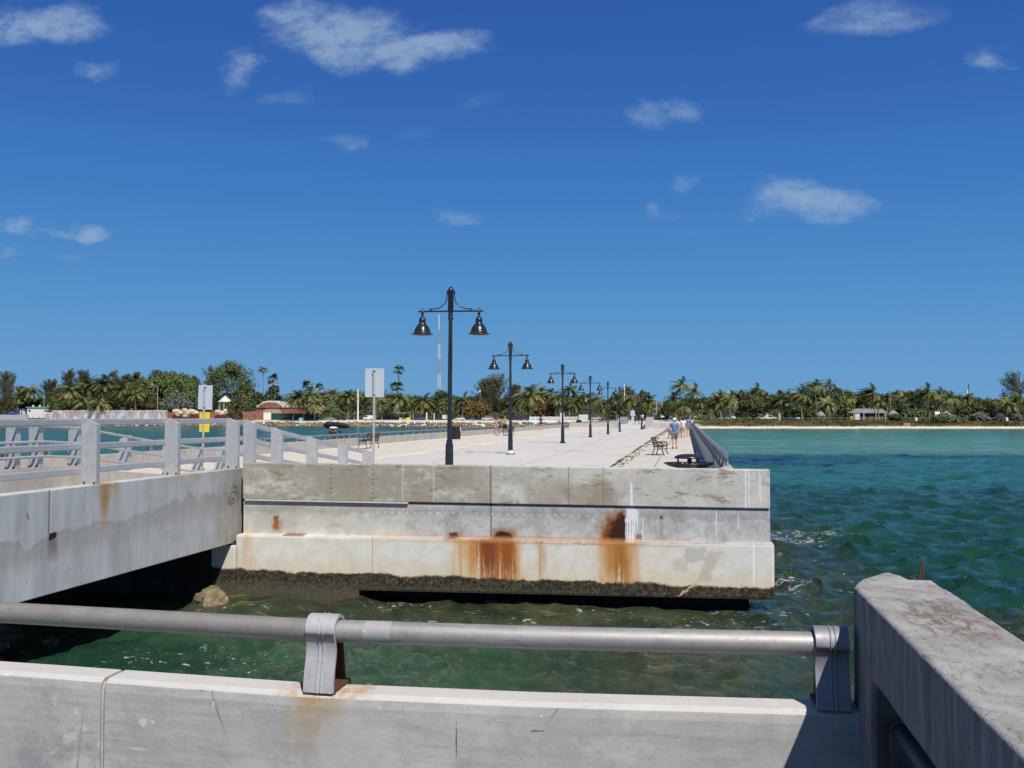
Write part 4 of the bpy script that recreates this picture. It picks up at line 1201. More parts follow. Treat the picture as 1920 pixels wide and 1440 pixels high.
b_ = MB().prism([(-.05, 0), (.05, -.03), (.02, .28), (-.06, .24)], -.02, .02, 'x').build('liner', WHITEP, None, (v.x + .35, v.y - .05, .72)); tag(b_, 'white liner corner hanging over the dark litter bin', 'bag')
v = on_z(1085.5, 801)
bin_('slim dark litter bin by the notice board, with a tall neck', (v.x, v.y, .09), .45, 1.15)
for (px, py, dz) in ():
    pass

# ------------------------------------------------------------------ loaded bicycle by the harbour wall
def ring(c, r_, tk, n=22, axis='y'):
    return [(c[0] + r_ * math.cos(2 * math.pi * k / n), c[1], c[2] + r_ * math.sin(2 * math.pi * k / n)) for k in range(n)]
def bicycle(label, loc, rz, lean=0.0):
    t = thing('bicycle', label, 'bicycle', loc, rz)
    t.rotation_euler = (lean, 0, rz)
    fr = paint('bike_frame', (.05, .05, .055), .4, .4)
    ty = paint('tyre_rubber', (.015, .015, .016), .85)
    for x in (-.52, .52):
        w_ = MB().tube(ring((x, 0, .34), .32, .02), .022, 6, closed=True).build('wheel', ty, t)
        s_ = MB()
        for k in range(9):
            a = math.pi * k / 9; s_.tube([(x - .31 * math.cos(a), 0, .34 - .31 * math.sin(a)), (x + .31 * math.cos(a), 0, .34 + .31 * math.sin(a))], .003, 3)
        s_.build('spokes', GALV, w_)
    mb = MB()
    for a, b_ in (((-.52, .34), (-.08, .34)), ((-.52, .34), (-.18, .78)), ((-.08, .34), (-.2, .84)), ((-.08, .34), (.34, .78)), ((-.18, .78), (.34, .84)), ((.34, .90), (.36, .72)), ((.36, .72), (.52, .34))):
        mb.tube([(a[0], 0, a[1]), (b_[0], 0, b_[1])], .018, 7)
    mb.build('frame', fr, t)
    MB().tube([(.26, -.30, 1.02), (.33, -.16, 1.06), (.34, 0, 1.0), (.33, .16, 1.06), (.26, .30, 1.02)], .014, 6).build('handlebar', fr, t)
    MB().blob((-.22, 0, .90), .14, .08, .04).build('saddle', ty, t)
    mb = MB().box(-.72, -.28, -.07, .07, .70, .72); mb.build('rack', fr, t)
    return t
v = on_z(626, 838)
bk = bicycle('bicycle loaded with black cases, parked against the harbour wall', (v.x + .1, v.y, .09), R(62), R(5))
BAGB = paint('black_case', (.014, .014, .017), .6, 0, .2)
def rest(name, label, cat, mb, mat, loc, rz=0.):
    o_ = mb.build(name, mat, None, loc); o_.rotation_euler = (0, 0, rz); tag(o_, label, cat); return o_
vv = Vector((v.x, v.y, .09))
rest('instrument_case', 'long black case lying across the loaded bicycle', 'case', MB().tube([(-.62, 0, 0), (-.55, 0, 0), (-.1, 0, .02), (.1, 0, .02), (.5, 0, -.03), (.62, 0, -.04)], [.10, .17, .17, .14, .13, .09], 12), BAGB, (vv.x + .36, vv.y - .10, 1.27), R(-8))
rest('bag', 'bulging black bag heaped on the rack of the loaded bicycle', 'bag', MB().blob((0, 0, 0), .34, .24, .22, 10, 6, 0, .08, random.Random(2)), BAGB, (vv.x - .30, vv.y + .05, 1.30))
rest('bag', 'tan bag with white cloth hanging under the black case on the bicycle', 'bag', MB().blob((0, 0, 0), .28, .22, .19, 10, 6, 0, .15, random.Random(6)), paint('tan_bag', (.36, .26, .17), .85), (vv.x - .02, vv.y - .12, .98))
rest('cloth_bundle', 'white cloth tucked under the black case on the bicycle', 'cloth', MB().blob((0, 0, 0), .27, .18, .07, 10, 6, 0, .25, random.Random(7)), WHITEP, (vv.x + .02, vv.y - .20, 1.13))
rest('bag', 'dark bag standing on the deck at the wheels of the loaded bicycle', 'bag', MB().box(-.16, .16, -.12, .12, 0, .36), BAGB, (vv.x - .35, vv.y - .10, .095), .3)

# rock in the channel and boulders in the water
m, g = material('shore_rock')
p = g.pos(); n = g.noise(p, 3, 6, .7); n2 = g.noise(p, .6, 3)
cc = g.mix(g.ss(.35, .65, n), (.10, .075, .045), (.30, .24, .15)); cc = g.mix(g.ss(.4, .6, n2) * .5, cc, (.22, .17, .11))
cc = g.mix(g.ss(-1.75, -1.95, g.sep(p)[2]) * .0, cc, (.03, .028, .02))
finish(g, cc, .9, 0, .3, n, .8, .1); ROCK = m
def rock_mesh(seed, n=14, m_=9):
    rg = random.Random(seed); mb = MB().blob((0, 0, 0), 1, 1, .75, n, m_)
    out = []
    for x, y, z in mb.v:
        k = 1 + .45 * mn.noise(Vector((x + seed * 7, y, z)) * 1.3) + .2 * mn.noise(Vector((x, y + seed * 3, z)) * 3.1)
        out.append((x * k, y * k, z * k))
    mb.v = out; mb.sm = [False] * len(mb.sm)
    return mb
b_ = rock_mesh(3, 20, 12).build('rock', ROCK, None, (-10.05, 20.2, -2.2)); b_.scale = (.34, .4, .42)
tag(b_, 'tan rock breaking the water at the corner under the footbridge', 'rock')

# ------------------------------------------------------------------ people
SKIN = paint('skin', (.50, .29, .20), .6, 0, .08); SKINT = paint('tanned_skin', (.42, .22, .13), .6, 0, .08)
def skinned(name, verts, edges, radii, mat, parent, root=0, sub=1):
    me = bpy.data.meshes.new(name); me.from_pydata(verts, edges, []); me.update()
    o_ = bpy.data.objects.new(name, me); col.objects.link(o_)
    sk = o_.modifiers.new('skin', 'SKIN'); sk.use_smooth_shade = True
    ss_ = o_.modifiers.new('subsurf', 'SUBSURF'); ss_.levels = sub; ss_.render_levels = sub
    for i, r_ in enumerate(radii):
        sv = me.skin_vertices[0].data[i]
        sv.radius = r_ if isinstance(r_, tuple) else (r_, r_)
        sv.use_root = i == root
    dg = bpy.context.evaluated_depsgraph_get()
    ev = bpy.data.meshes.new_from_object(o_.evaluated_get(dg))
    bpy.data.objects.remove(o_); bpy.data.meshes.remove(me)
    ev.name = name
    if mat: ev.materials.clear(); ev.materials.append(mat)
    return put(name, ev, parent)

def person(label, loc, rz, H=1.75, skin=None, hair=(.06, .04, .03), hair_len=0, shirt=None, sleeves=.55, shorts=None, short_len=.9, walk=0.0, arms='down', shoes=(.03, .03, .03), top=None, bottom=None, bare=False, cap=None, slim=1.0):
    skin = skin or SKIN; k = H / 1.75
    t = thing('person', label, 'person', loc, rz, None)
    t.scale = (k, k, k)
    J = {}
    J['pel'] = (0, 0, .95); J['spi'] = (0, .0, 1.10); J['che'] = (0, .015, 1.28); J['upc'] = (0, .0, 1.40); J['nek'] = (0, .005, 1.50); J['hd1'] = (0, .03, 1.57); J['hd2'] = (0, .025, 1.66); J['hd3'] = (0, .015, 1.735); J['nos'] = (0, .135, 1.635)
    for s, L in ((-1, 'l'), (1, 'r')):
        w_ = walk * s
        J['hip' + L] = (.095 * s, 0, .88); J['kne' + L] = (.10 * s, .03 + .16 * w_, .50); J['ank' + L] = (.10 * s, -.02 + (.24 if w_ > 0 else .30) * w_, .09 + max(0, -w_) * .05); J['hee' + L] = (.10 * s, -.055 + (.24 if w_ > 0 else .30) * w_, .035 + max(0, -w_) * .06)
        J['toe' + L] = (.115 * s, .15 + .24 * w_, .03)
        J['sho' + L] = (.185 * s, 0, 1.405)
        if arms == 'up': J['elb' + L] = (.33 * s, .12, 1.46); J['wri' + L] = (.16 * s, .24, 1.62); hd = Vector((-.2 * s, .3, .9))
        elif arms == 'hips': J['elb' + L] = (.34 * s, -.06, 1.16); J['wri' + L] = (.20 * s, .05, .98); hd = Vector((-.4 * s, .3, -.8))
        elif arms == 'front': J['elb' + L] = (.24 * s, .02, 1.14); J['wri' + L] = (.18 * s, .24, 1.02); hd = Vector((-.2 * s, 1, -.1))
        elif arms == 'cam': J['elb' + L] = (.27 * s, .14, 1.22); J['wri' + L] = (.09 * s, .26, 1.56); hd = Vector((-.4 * s, .2, .9))
        else: J['elb' + L] = (.245 * s, -.03 - .08 * w_, 1.13); J['wri' + L] = (.265 * s, .05 - .16 * w_, .90); hd = Vector((.02 * s, .12, -1))
        hd.normalize(); wv = Vector(J['wri' + L]); J['pal' + L] = tuple(wv + hd * .075)
        side = Vector((0, 1, 0)) if abs(hd.z) > .5 else Vector((s, 0, 0)); side = (side - hd * side.dot(hd)).normalized()
        for q in range(4):
            b0 = wv + hd * .10 + side * (.028 - .019 * q); ln = (.065, .078, .072, .055)[q]
            J['f%d' % q + L] = tuple(b0 + hd * ln * .5); J['g%d' % q + L] = tuple(b0 + hd * ln + Vector((-.012 * s, .0, 0)))
        J['th' + L] = tuple(wv + hd * .05 + side * .045); J['ti' + L] = tuple(wv + hd * .085 + side * .06)
    rad = dict(pel=.135 * slim, spi=.118 * slim, che=.128 * slim, upc=.11, nek=.056, hd1=.075, hd2=.098, hd3=.075, nos=.016)
    for L in 'lr':
        rad.update({'hip' + L: .098 * slim, 'kne' + L: .060, 'ank' + L: .040, 'hee' + L: .036, 'toe' + L: .034, 'sho' + L: .066, 'elb' + L: .043, 'wri' + L: .029, 'pal' + L: .033, 'th' + L: .013, 'ti' + L: .010})
        for q in range(4): rad['f%d' % q + L] = .0095; rad['g%d' % q + L] = .008
    E_ = [('pel', 'spi'), ('spi', 'che'), ('che', 'upc'), ('upc', 'nek'), ('nek', 'hd1'), ('hd1', 'hd2'), ('hd2', 'hd3'), ('hd2', 'nos')]
    for L in 'lr':
        E_ += [('pel', 'hip' + L), ('hip' + L, 'kne' + L), ('kne' + L, 'ank' + L), ('ank' + L, 'hee' + L), ('ank' + L, 'toe' + L), ('upc', 'sho' + L), ('sho' + L, 'elb' + L), ('elb' + L, 'wri' + L), ('wri' + L, 'pal' + L), ('pal' + L, 'th' + L), ('th' + L, 'ti' + L)]
        for q in range(4): E_ += [('pal' + L, 'f%d' % q + L), ('f%d' % q + L, 'g%d' % q + L)]
    ks = list(J); ix = {n_: i for i, n_ in enumerate(ks)}
    skinned('body', [J[n_] for n_ in ks], [(ix[a], ix[b_]) for a, b_ in E_], [rad[n_] for n_ in ks], skin, t)
    def lerp(a, b_, f): return tuple(Vector(J[a]).lerp(Vector(J[b_]), f))
    def garment(name, c, chain, rr):
        """chain: {key: point}, edges from list"""
        mat = c if not isinstance(c, tuple) else paint('cloth_%02d%02d%02d' % tuple(int(99 * x) for x in c), c, .85, 0, .12)
        pts, ed = chain
        return skinned(name, pts, ed, rr, mat, t)
    if shirt:
        pts = [(0, 0, .83), J['spi'], J['che'], J['upc']]; ed = [(0, 1), (1, 2), (2, 3)]; rr = [.158 * slim, .150 * slim, .152 * slim, .128]
        pts.append((0, 0, 1.465)); ed.append((3, 4)); rr.append(.075)
        for L in 'lr':
            i = len(pts); pts += [J['sho' + L], lerp('sho' + L, 'elb' + L, sleeves * .6), lerp('sho' + L, 'elb' + L, sleeves)]
            ed += [(3, i), (i, i + 1), (i + 1, i + 2)]; rr += [.085, .074, .070]
        garment('shirt', shirt, (pts, ed), rr)
    if shorts:
        pts = [(0, 0, 1.06), J['pel']]; ed = [(0, 1)]; rr = [.146 * slim, .152 * slim]
        for L in 'lr':
            i = len(pts); pts += [J['hip' + L], lerp('hip' + L, 'kne' + L, short_len * .5), lerp('hip' + L, 'kne' + L, short_len)]
            ed += [(1, i), (i, i + 1), (i + 1, i + 2)]; rr += [.118 * slim, .105, .098]
        garment('shorts', shorts, (pts, ed), rr)
    if top: garment('bikini_top', top, ([(0, .012, 1.23), J['che'], (0, .012, 1.33)], [(0, 1), (1, 2)]), [.128 * slim, .137 * slim, .126 * slim])
    if bottom: garment('bikini_bottom', bottom, ([(0, 0, .99), J['pel'], (0, 0, .87)], [(0, 1), (1, 2)]), [.138 * slim, .152 * slim, .118 * slim])
    hm = paint('hair_%02d%02d%02d' % tuple(int(99 * x) for x in hair), hair, .8)
    mb = MB().blob((0, -.012, 1.69), .108, .118, .085, 12, 8)
    if hair_len: mb.blob((0, -.07, 1.60), .09, .06, .10 + hair_len, 10, 6)
    else: mb.blob((0, -.045, 1.65), .098, .085, .08, 10, 6)
    mb.build('hair', hm, t)
    mb = MB()
    for s in (-1, 1): mb.blob((s * .036, .112, 1.662), .014, .008, .008, 6, 4)
    mb.blob((0, .112, 1.592), .026, .008, .008, 6, 4)
    mb.build('face', paint('eyes_and_mouth', (.12, .05, .045), .5), t)
    mb = MB()
    for s in (-1, 1): mb.blob((s * .104, .02, 1.645), .014, .022, .034, 6, 5)
    mb.build('ears', skin, t)
    if cap: MB().blob((0, -.005, 1.715), .115, .125, .07, 12, 6).build('cap', paint('cap_cloth', cap, .8), t)
    if shoes:
        mb = MB()
        for L in 'lr':
            a, b_ = J['hee' + L], J['toe' + L]
            mb.tube([(a[0], a[1] - .02, a[2] - .005), ((a[0] + b_[0]) / 2, (a[1] + b_[1]) / 2, .04 + (a[2] - .035)), (b_[0], b_[1] + .02, b_[2])], [.042, .05, .04], 8)
        mb.build('shoes', paint('shoe_%02d' % int(99 * shoes[0]), shoes, .7), t)
    return t
def pz(px, py, z=0.0): v_ = on_z(px, py, z); return (v_.x, v_.y, z)
BLUE = (.10, .20, .42)
person('white haired man in a blue t-shirt and grey shorts walking away along the walkway', pz(1265, 841.5), R(4), 1.72, SKIN, (.72, .70, .66), 0, BLUE, .6, (.17, .19, .19), .95, .45, 'down', (.02, .02, .02), slim=1.18)
person('person in a white printed t-shirt walking ahead of the blue shirted man', pz(1281, 821.5), R(2), 1.74, SKIN, (.05, .03, .02), .06, (.74, .74, .73), .6, (.42, .43, .42), .95, -.4, 'down', (.3, .28, .25), slim=1.15)
person('dark haired man in a violet blue shirt walking beside the sea wall', pz(1290.5, 818.5), R(2), 1.80, SKINT, (.03, .025, .02), 0, (.14, .18, .42), .6, (.30, .22, .14), .8, .35, 'down', (.04, .03, .03))
person('person in a plain white top half hidden behind the white haired man', pz(1274.5, 820), R(2), 1.62, SKIN, (.10, .06, .03), .05, (.78, .77, .75), .7, (.35, .2, .14), .5, .3, 'down', (.2, .18, .16))
person('woman in a striped bikini with her arms raised by the harbour wall', pz(930.5, 815, .09), R(25), 1.70, SKIN, (.10, .06, .035), .12, None, .5, None, .9, .12, 'up', None, (.45, .5, .52), (.03, .015, .02), slim=.9)
person('short person in a teal top between the bikini woman and the shirtless man', pz(938, 814, .09), R(200), 1.52, SKIN, (.20, .14, .08), .06, (.05, .17, .20), .5, (.03, .03, .05), .6, .1, 'down', (.6, .6, .6))
person('shirtless man in black shorts standing over a bicycle', pz(946.5, 816.5, .09), R(190), 1.80, SKINT, (.07, .05, .03), 0, None, .5, (.02, .02, .022), .9, .15, 'front', (.02, .02, .02), slim=1.05)
person('person in a dark blue shawl holding up a camera by the harbour wall', pz(1014, 807.5, .09), R(20), 1.74, SKIN, (.03, .02, .02), .04, (.06, .08, .16), .8, (.015, .015, .018), .35, .1, 'cam', None)
v = pz(945, 816.5, .09)
bicycle('bicycle standing in front of the shirtless man', (v[0] - .1, v[1] - .7, .09), R(150), 0)
person('tiny figure in dark clothes beside the pale blue notice on the second ramp', (-7.95, 160, .55), R(10), 1.72, SKIN, (.04, .03, .02), 0, (.05, .05, .07), .6, (.04, .04, .06), .95, .2)
person('tiny figure in a white shirt and dark cap beside the distant lamp', (-6.9, 161, .55), R(-10), 1.80, SKIN, (.04, .03, .02), 0, (.78, .79, .80), .6, (.05, .05, .07), .95, .25, cap=(.03, .03, .04))
bicycle('dark bicycle held by the two tiny figures on the second ramp', (-7.3, 158.6, .53), R(95), 0)
# notice on a post by the second ramp
t = thing('road_sign', 'small pale blue notice on a post beside the second ramp', 'sign', (-8.3, 159.5, .5))
MB().tube([(0, 0, 0), (0, 0, 2.6)], .05, 8).build('post', GALV, t)
MB().box(-.33, .33, -.04, -.02, 1.35, 2.25).build('panel', paint('pale_blue_board', (.45, .60, .66), .5), t)
MB().box(-.2, .2, -.05, -.022, .4, 1.3).build('lower_panel', paint('pale_board', (.5, .58, .62), .5), t)
# ------------------------------------------------------------------ plants of the shore
def foliage(name, a, b_, dry=None, dryk=.0, rough=.6):
    m, g = material(name)
    p = g.pos(); n = g.noise(p, 1.1, 4, .7); r = g.rnd(); n2 = g.noise(p, .3, 2)
    c = g.mix(g.ss(.3, .7, n), a, b_)
    c = g.cmul(c, g.mix(r, (.72, .78, .7), (1.25, 1.18, 1.2)))
    if dry: c = g.mix(g.ss(.60, .75, g.noise(p, .9, 3, .6)) * dryk, c, dry)
    finish(g, c, rough, 0, .35)
    g.b.inputs['Subsurface Weight'].default_value = 0
    return m
F_PALM = foliage('palm_fronds', (.078, .110, .032), (.160, .190, .062), (.27, .19, .065), .42, .45)
F_DRY = foliage('dry_fronds', (.20, .15, .045), (.33, .24, .08))
F_FAN = foliage('fan_fronds', (.035, .065, .022), (.075, .115, .04))
F_CAS = foliage('casuarina_needles', (.052, .060, .030), (.125, .128, .064), (.09, .07, .04), .4, .8)
F_DARK = foliage('dark_leaves', (.042, .066, .022), (.105, .138, .044))
F_MID = foliage('green_leaves', (.060, .10, .026), (.15, .19, .055))
F_GRAPE = foliage('sea_grape_leaves', (.07, .115, .045), (.16, .21, .10))
F_RUST = foliage('rust_leaves', (.11, .085, .022), (.24, .14, .045))
F_SILVER = foliage('silver_leaves', (.10, .115, .09), (.20, .215, .18))
F_OLIVE = foliage('olive_leaves', (.07, .078, .026), (.14, .138, .055))
BARK = paint('grey_bark', (.26, .225, .19), .9, 0, .35, 3)
BARKD = paint('dark_bark', (.075, .06, .045), .9, 0, .3, 3)

def palm_crown(seed, wind=0.0, nf=32, droop=1.0, dry=5):
    rg = random.Random(seed); mb = MB()
    for i in range(nf + dry):
        dead = i >= nf
        az = 2 * math.pi * (i * .381966 + rg.uniform(-.04, .04))
        e0 = R(rg.uniform(10, 66)) if not dead else R(rg.uniform(-30, 10))
        if i % 3 == 0 and not dead: e0 = R(rg.uniform(0, 30))
        L = rg.uniform(3.6, 4.7) * (.85 if dead else 1)
        d = Vector((math.cos(az) * math.cos(e0), math.sin(az) * math.cos(e0), math.sin(e0)))
        p = Vector((0, 0, 0)); ns = 9; pts = [p.copy()]; dirs = []
        for k in range(ns):
            d = d + Vector((-wind * .135, 0, -.155 * droop * (1 + .5 * k / ns))) * (1.0 if not dead else 1.5)
            d.normalize(); p = p + d * (L / ns); pts.append(p.copy()); dirs.append(d.copy())
        mi = 1 if (dead or rg.random() < .06) else 0
        for k in range(ns):
            d = dirs[k]; sd = d.cross(Vector((0, 0, 1)))
            if sd.length < .1: sd = Vector((1, 0, 0))
            sd.normalize(); up = sd.cross(d)
            w_ = .05 * (1 - k / ns) + .015
            mb.add([pts[k] - sd * w_, pts[k] + sd * w_, pts[k + 1] + sd * w_ * .8, pts[k + 1] - sd * w_ * .8], [(0, 1, 2, 3)], 1 if rg.random() < .5 or mi else 0)
            if k < 1: continue
            for h in (0, .5):
                q = pts[k].lerp(pts[k + 1], h); u = (k + h) / ns
                ll = (.95 * math.sin(math.pi * (.12 + .80 * u)) + .12) * rg.uniform(.8, 1.15)
                for s in (-1, 1):
                    t_ = (sd * s * .75 + d * .55 + Vector((-wind * .25, 0, -.42)) + up * .15).normalized()
                    wv = d * .12
                    mb.add([q - wv, q + wv, q + t_ * ll], [(0, 1, 2)], mi)
    # nuts and fibre at the heart
    for k in range(5):
        a = rg.uniform(0, 6.28); mb.blob((.22 * math.cos(a), .22 * math.sin(a), -.28), .13, .13, .16, 6, 4, 1)
    return mb.mesh('crown', [F_PALM, F_DRY], fix=False)

def fan_crown(seed, n=26, r_=1.0):
    rg = random.Random(seed); mb = MB()
    for i in range(n):
        az = rg.uniform(0, 6.28); e0 = R(rg.uniform(-45, 75))
        d = Vector((math.cos(az) * math.cos(e0), math.sin(az) * math.cos(e0), math.sin(e0)))
        q = d * rg.uniform(.8, 1.25) * r_; sd = d.cross(Vector((0, 0, 1))).normalized(); up = sd.cross(d).normalized()
        mb.bar((0, 0, 0), q, .03, .03, 1)
        mi = 1 if e0 < R(-30) else 0
        for k in range(9):
            a = R(-78 + 156 * k / 8); t_ = (d * math.cos(a) + sd * math.sin(a) + Vector((0, 0, -.25))).normalized()
            mb.add([q + sd * .05, q + t_ * .55 + t_.cross(up) * .1, q + t_ * rg.uniform(.9, 1.15), q + t_ * .55 - t_.cross(up) * .1], [(0, 1, 2, 3)], mi)
    mb.blob((0, 0, -.5), .3, .3, .6, 7, 5, 1)
    return mb.mesh('crown', [F_FAN, F_DRY], fix=False)

def leaf(mb, c, s, rg, out, mi=0, asp=.55):
    n = Vector((rg.gauss(0, .6), rg.gauss(0, .6), rg.gauss(.35, .6))) + out * .8
    n.normalize(); a = n.cross(Vector((rg.uniform(-1, 1), rg.uniform(-1, 1), rg.uniform(-1, 1))))
    if a.length < .05: return
    a.normalize(); b_ = n.cross(a)
    mb.add([c - a * s, c + b_ * s * asp, c + a * s, c - b_ * s * asp], [(0, 1, 2, 3)], mi)

def broad_crown(seed, rx, rz, mat, n_cl=80, per=34, ls=.30, lump=.3, flat=.15):
    """rz above the lower edge; centre of the lower edge at the origin"""
    rg = random.Random(seed); mb = MB()
    for i in range(n_cl):
        a = rg.uniform(0, 6.28); u = rg.random()
        el = math.asin(min(1, u * 1.05)) if u > flat else rg.uniform(-.5, .1)
        d = Vector((math.cos(a) * math.cos(el), math.sin(a) * math.cos(el), math.sin(el)))
        k = (1 - lump * rg.random() ** 1.6) * (1 + .22 * mn.noise(d * 2.2 + Vector((seed, 0, 0))))
        c = Vector((d.x * rx * k, d.y * rx * k, rz * .32 + d.z * rz * .68 * k))
        cr = rg.uniform(.16, .30) * rx * .9
        for q in range(per):
            o_ = Vector((rg.gauss(0, 1), rg.gauss(0, 1), rg.gauss(0, .75))); o_.normalize()
            leaf(mb, c + o_ * cr * rg.random() ** .4 * Vector((1, 1, .75)).length / 1.6, ls * rg.uniform(.7, 1.4), rg, (o_ * .7 + d * .5))
    return mb.mesh('crown', [mat], fix=False)

def casuarina_crown(seed, H, rad, sparse=0.0, top=.0):
    """feathery crown with upswept plumes, from height .18H to H"""
    rg = random.Random(seed); mb = MB()
    nb = int(64 * (1 - sparse))
    for i in range(nb):
        h0 = H * (.15 + .70 * (i / nb)); az = rg.uniform(0, 6.28)
        prof = math.sin(math.pi * min(1, (h0 / H) * .95 + .12)) ** .7
        L = rad * prof * rg.uniform(.65, 1.25) + .6
        d = Vector((math.cos(az), math.sin(az), rg.uniform(.25, .9))).normalized(); p = Vector((0, 0, h0)); n = 7
        pts = [p.copy()]
        for k in range(n):
            d = (d + Vector((-.03, 0, .10)) + Vector((rg.gauss(0, .1), rg.gauss(0, .1), rg.gauss(0, .06)))).normalized()
            p = p + d * L / n * 1.25; pts.append(p.copy())
        for k in range(n): mb.bar(pts[k], pts[k + 1], .10 * (1 - k / n) + .03, .10 * (1 - k / n) + .03, 1)
        for k in range(1, n + 1):
            for q in range(int(15 - 8 * sparse)):
                c = pts[k] + Vector((rg.gauss(0, .42), rg.gauss(0, .42), rg.gauss(0, .35)))
                t_ = (Vector((rg.gauss(-.2, .5), rg.gauss(0, .5), rg.gauss(.1, .6))) + d * .6).normalized(); s = rg.uniform(.35, .8)
                sd = t_.cross(Vector((rg.uniform(-1, 1), rg.uniform(-1, 1), .3))).normalized() * rg.uniform(.05, .12)
                mb.add([c - t_ * s - sd * .4, c - sd, c + t_ * s, c + sd], [(0, 1, 2, 3)])
    return mb.mesh('crown', [F_CAS, BARKD], fix=False)

def at_px(px, Y): r = ray(px, 781); return r[0] / r[1] * Y
def h_px(px, py, Y): r = ray(px, py); return CZ + r[2] / r[1] * Y

PALMS = {}
for w_ in (0, 1, 2): PALMS[w_] = [palm_crown(10 * w_ + s, (.0, .45, 1.0)[w_], 32 + 2 * (s % 2), (1.0, 1.0, .85)[w_]) for s in range(3)]
FANS = [fan_crown(s) for s in range(2)]
prng = random.Random(77)
def palm(px, py, bx, Y, rpx, wind=0, label='', group=None, fan=False, droop=None, name='palm_tree'):
    x0, z0 = at_px(bx, Y), 0
    z0 = land_z(x0, Y) - .15
    x1, z1 = at_px(px, Y), h_px(px, py, Y)
    r_ = rpx * Y / FPX
    t = thing(name, label, 'palm tree', (x0, Y, z0), 0, group)
    dx_, h = x1 - x0, z1 - z0
    bow = prng.uniform(-.25, .25) if abs(dx_) < 2 else 0
    pts = []
    for k in range(9):
        u = k / 8; pts.append((dx_ * u ** 1.4 + bow * math.sin(math.pi * u), .3 * math.sin(2 * u), h * u))
    mb = MB().tube(pts, [.30 - .13 * (k / 8) ** .5 + (.08 if k == 0 else 0) for k in range(9)] if not fan else [.24] * 9, 7)
    mb.build('trunk', BARK, t)
    cs = FANS if fan else PALMS[wind]
    c = put('crown', cs[prng.randrange(len(cs))], t, (dx_, .3 * math.sin(2), h), (prng.uniform(-.22, .22), prng.uniform(-.22, .22), prng.uniform(-.35, .35) if wind else prng.uniform(0, 6.28)))
    s = r_ / (1.8 if fan else 3.1) * (.88 if px > 1230 and not fan else 1)
    q_ = prng.uniform(.86, 1.1); c.scale = (s * q_, s * q_, s * prng.uniform(.8, 1.1))
    return t

BROAD = {}
def broad(px0, px1, top, Y, mat, label, group=None, seed=1, base=None, trunk=True, name='broadleaf_tree', cat='tree', lump=.3, ls=None):
    xc = at_px((px0 + px1) / 2, Y); rx = abs(at_px(px1, Y) - at_px(px0, Y)) / 2 * .94
    z0 = land_z(xc, Y) - .1; zt = h_px((px0 + px1) / 2, top, Y); H = zt - z0
    t = thing(name, label, cat, (xc, Y, z0), 0, group)
    zl = (H * .20 if trunk else 0.0) if base is None else base
    key = (mat.name, round(rx, 0), round(H - zl, 0), seed)
    if key not in BROAD: BROAD[key] = broad_crown(seed, rx, H - zl, mat, int(70 + rx * 17), 34, ls or (.24 + rx * .02), lump)
    put('crown', BROAD[key], t, (0, 0, zl), (0, 0, prng.uniform(0, 6.28)))
    if trunk:
        mb = MB().tube([(0, 0, 0), (.1, 0, zl * .6 + .3), (.0, .1, zl + (H - zl) * .5)], [.32, .24, .14], 7)
        for a in range(4):
            b_ = a * 1.6; mb.tube([(.05, 0, zl * .7 + .2), (rx * .3 * math.cos(b_), rx * .3 * math.sin(b_), zl + H * .2), (rx * .6 * math.cos(b_), rx * .6 * math.sin(b_), zl + H * .35)], [.16, .11, .05], 5)
        mb.build('trunk', BARKD, t)
    return t

def casuarina(px, top, wpx, Y, label, seed, sparse=0.0, group=None, lean=0):
    xc = at_px(px, Y); z0 = land_z(xc, Y) - .1; H = h_px(px, top, Y) - z0; rad = wpx * Y / FPX / 2
    t = thing('casuarina_tree', label, 'tree', (xc, Y, z0), 0, group)
    put('crown', casuarina_crown(seed, H * .93, rad * .8, sparse), t, (0, 0, 0), (0, lean, 0))
    MB().tube([(0, 0, 0), (.1, 0, H * .4), (.1, 0, H * .85)], [.35, .25, .06], 7).build('trunk', BARKD, t)

# --- west shore
casuarina(8, 686, 70, 455, 'dark casuarina at the left edge of the picture', 1)
casuarina(-28, 690, 60, 460, 'casuarina cut off by the left edge of the picture', 2)
casuarina(36, 716, 40, 484, 'lower dark casuarina leaning towards the white building', 3)
casuarina(95, 700, 44, 484, 'short casuarina sloping up behind the flagpole', 4)
casuarina(128, 677, 44, 465, 'tall casuarina with a bushy head behind the painted wall', 5)
casuarina(155, 681, 46, 470, 'casuarina with a spiky top next to the bushy headed one', 6)
casuarina(213, 676, 30, 470, 'thin tall casuarina rising behind the crown of a palm', 7, .3)
casuarina(236, 684, 26, 472, 'narrow casuarina in the middle of the spiky row', 8, .1)
casuarina(252, 681, 36, 474, 'broad casuarina behind the street light', 9)
casuarina(296, 676, 46, 474, 'tallest spiky casuarina directly above the street light', 10)
casuarina(330, 695, 40, 476, 'sparse casuarina fading towards the pale sign', 11, .45)
casuarina(398, 668, 66, 480, 'bare twiggy casuarina standing behind the great round tree', 12, .55)
casuarina(908, 700, 46, 470, 'dark casuarina by the second lamp post, its lower half', 13)
casuarina(932, 697, 74, 475, 'big brown green casuarina rising behind the second lamp', 14)
casuarina(966, 712, 34, 474, 'slim casuarina just past the second lamp post', 15, .1)
broad(386, 478, 681, 462, F_DARK, 'great round dark green tree behind the white gazebo', None, 21, 1.5, True, lump=.22)
broad(262, 372, 702, 468, F_MID, 'wide green tree mass under the casuarinas behind the street light', None, 22)
broad(205, 300, 720, 466, F_DARK, 'dark tree behind the leaning palms by the painted wall', None, 23)
broad(96, 150, 738, 452, F_MID, 'bright green bush tree beneath a palm on the painted wall', None, 24)
broad(305, 360, 737, 444, F_SILVER, 'silver grey bush beside the street light', None, 25, None, False, 'shrub', 'shrub')
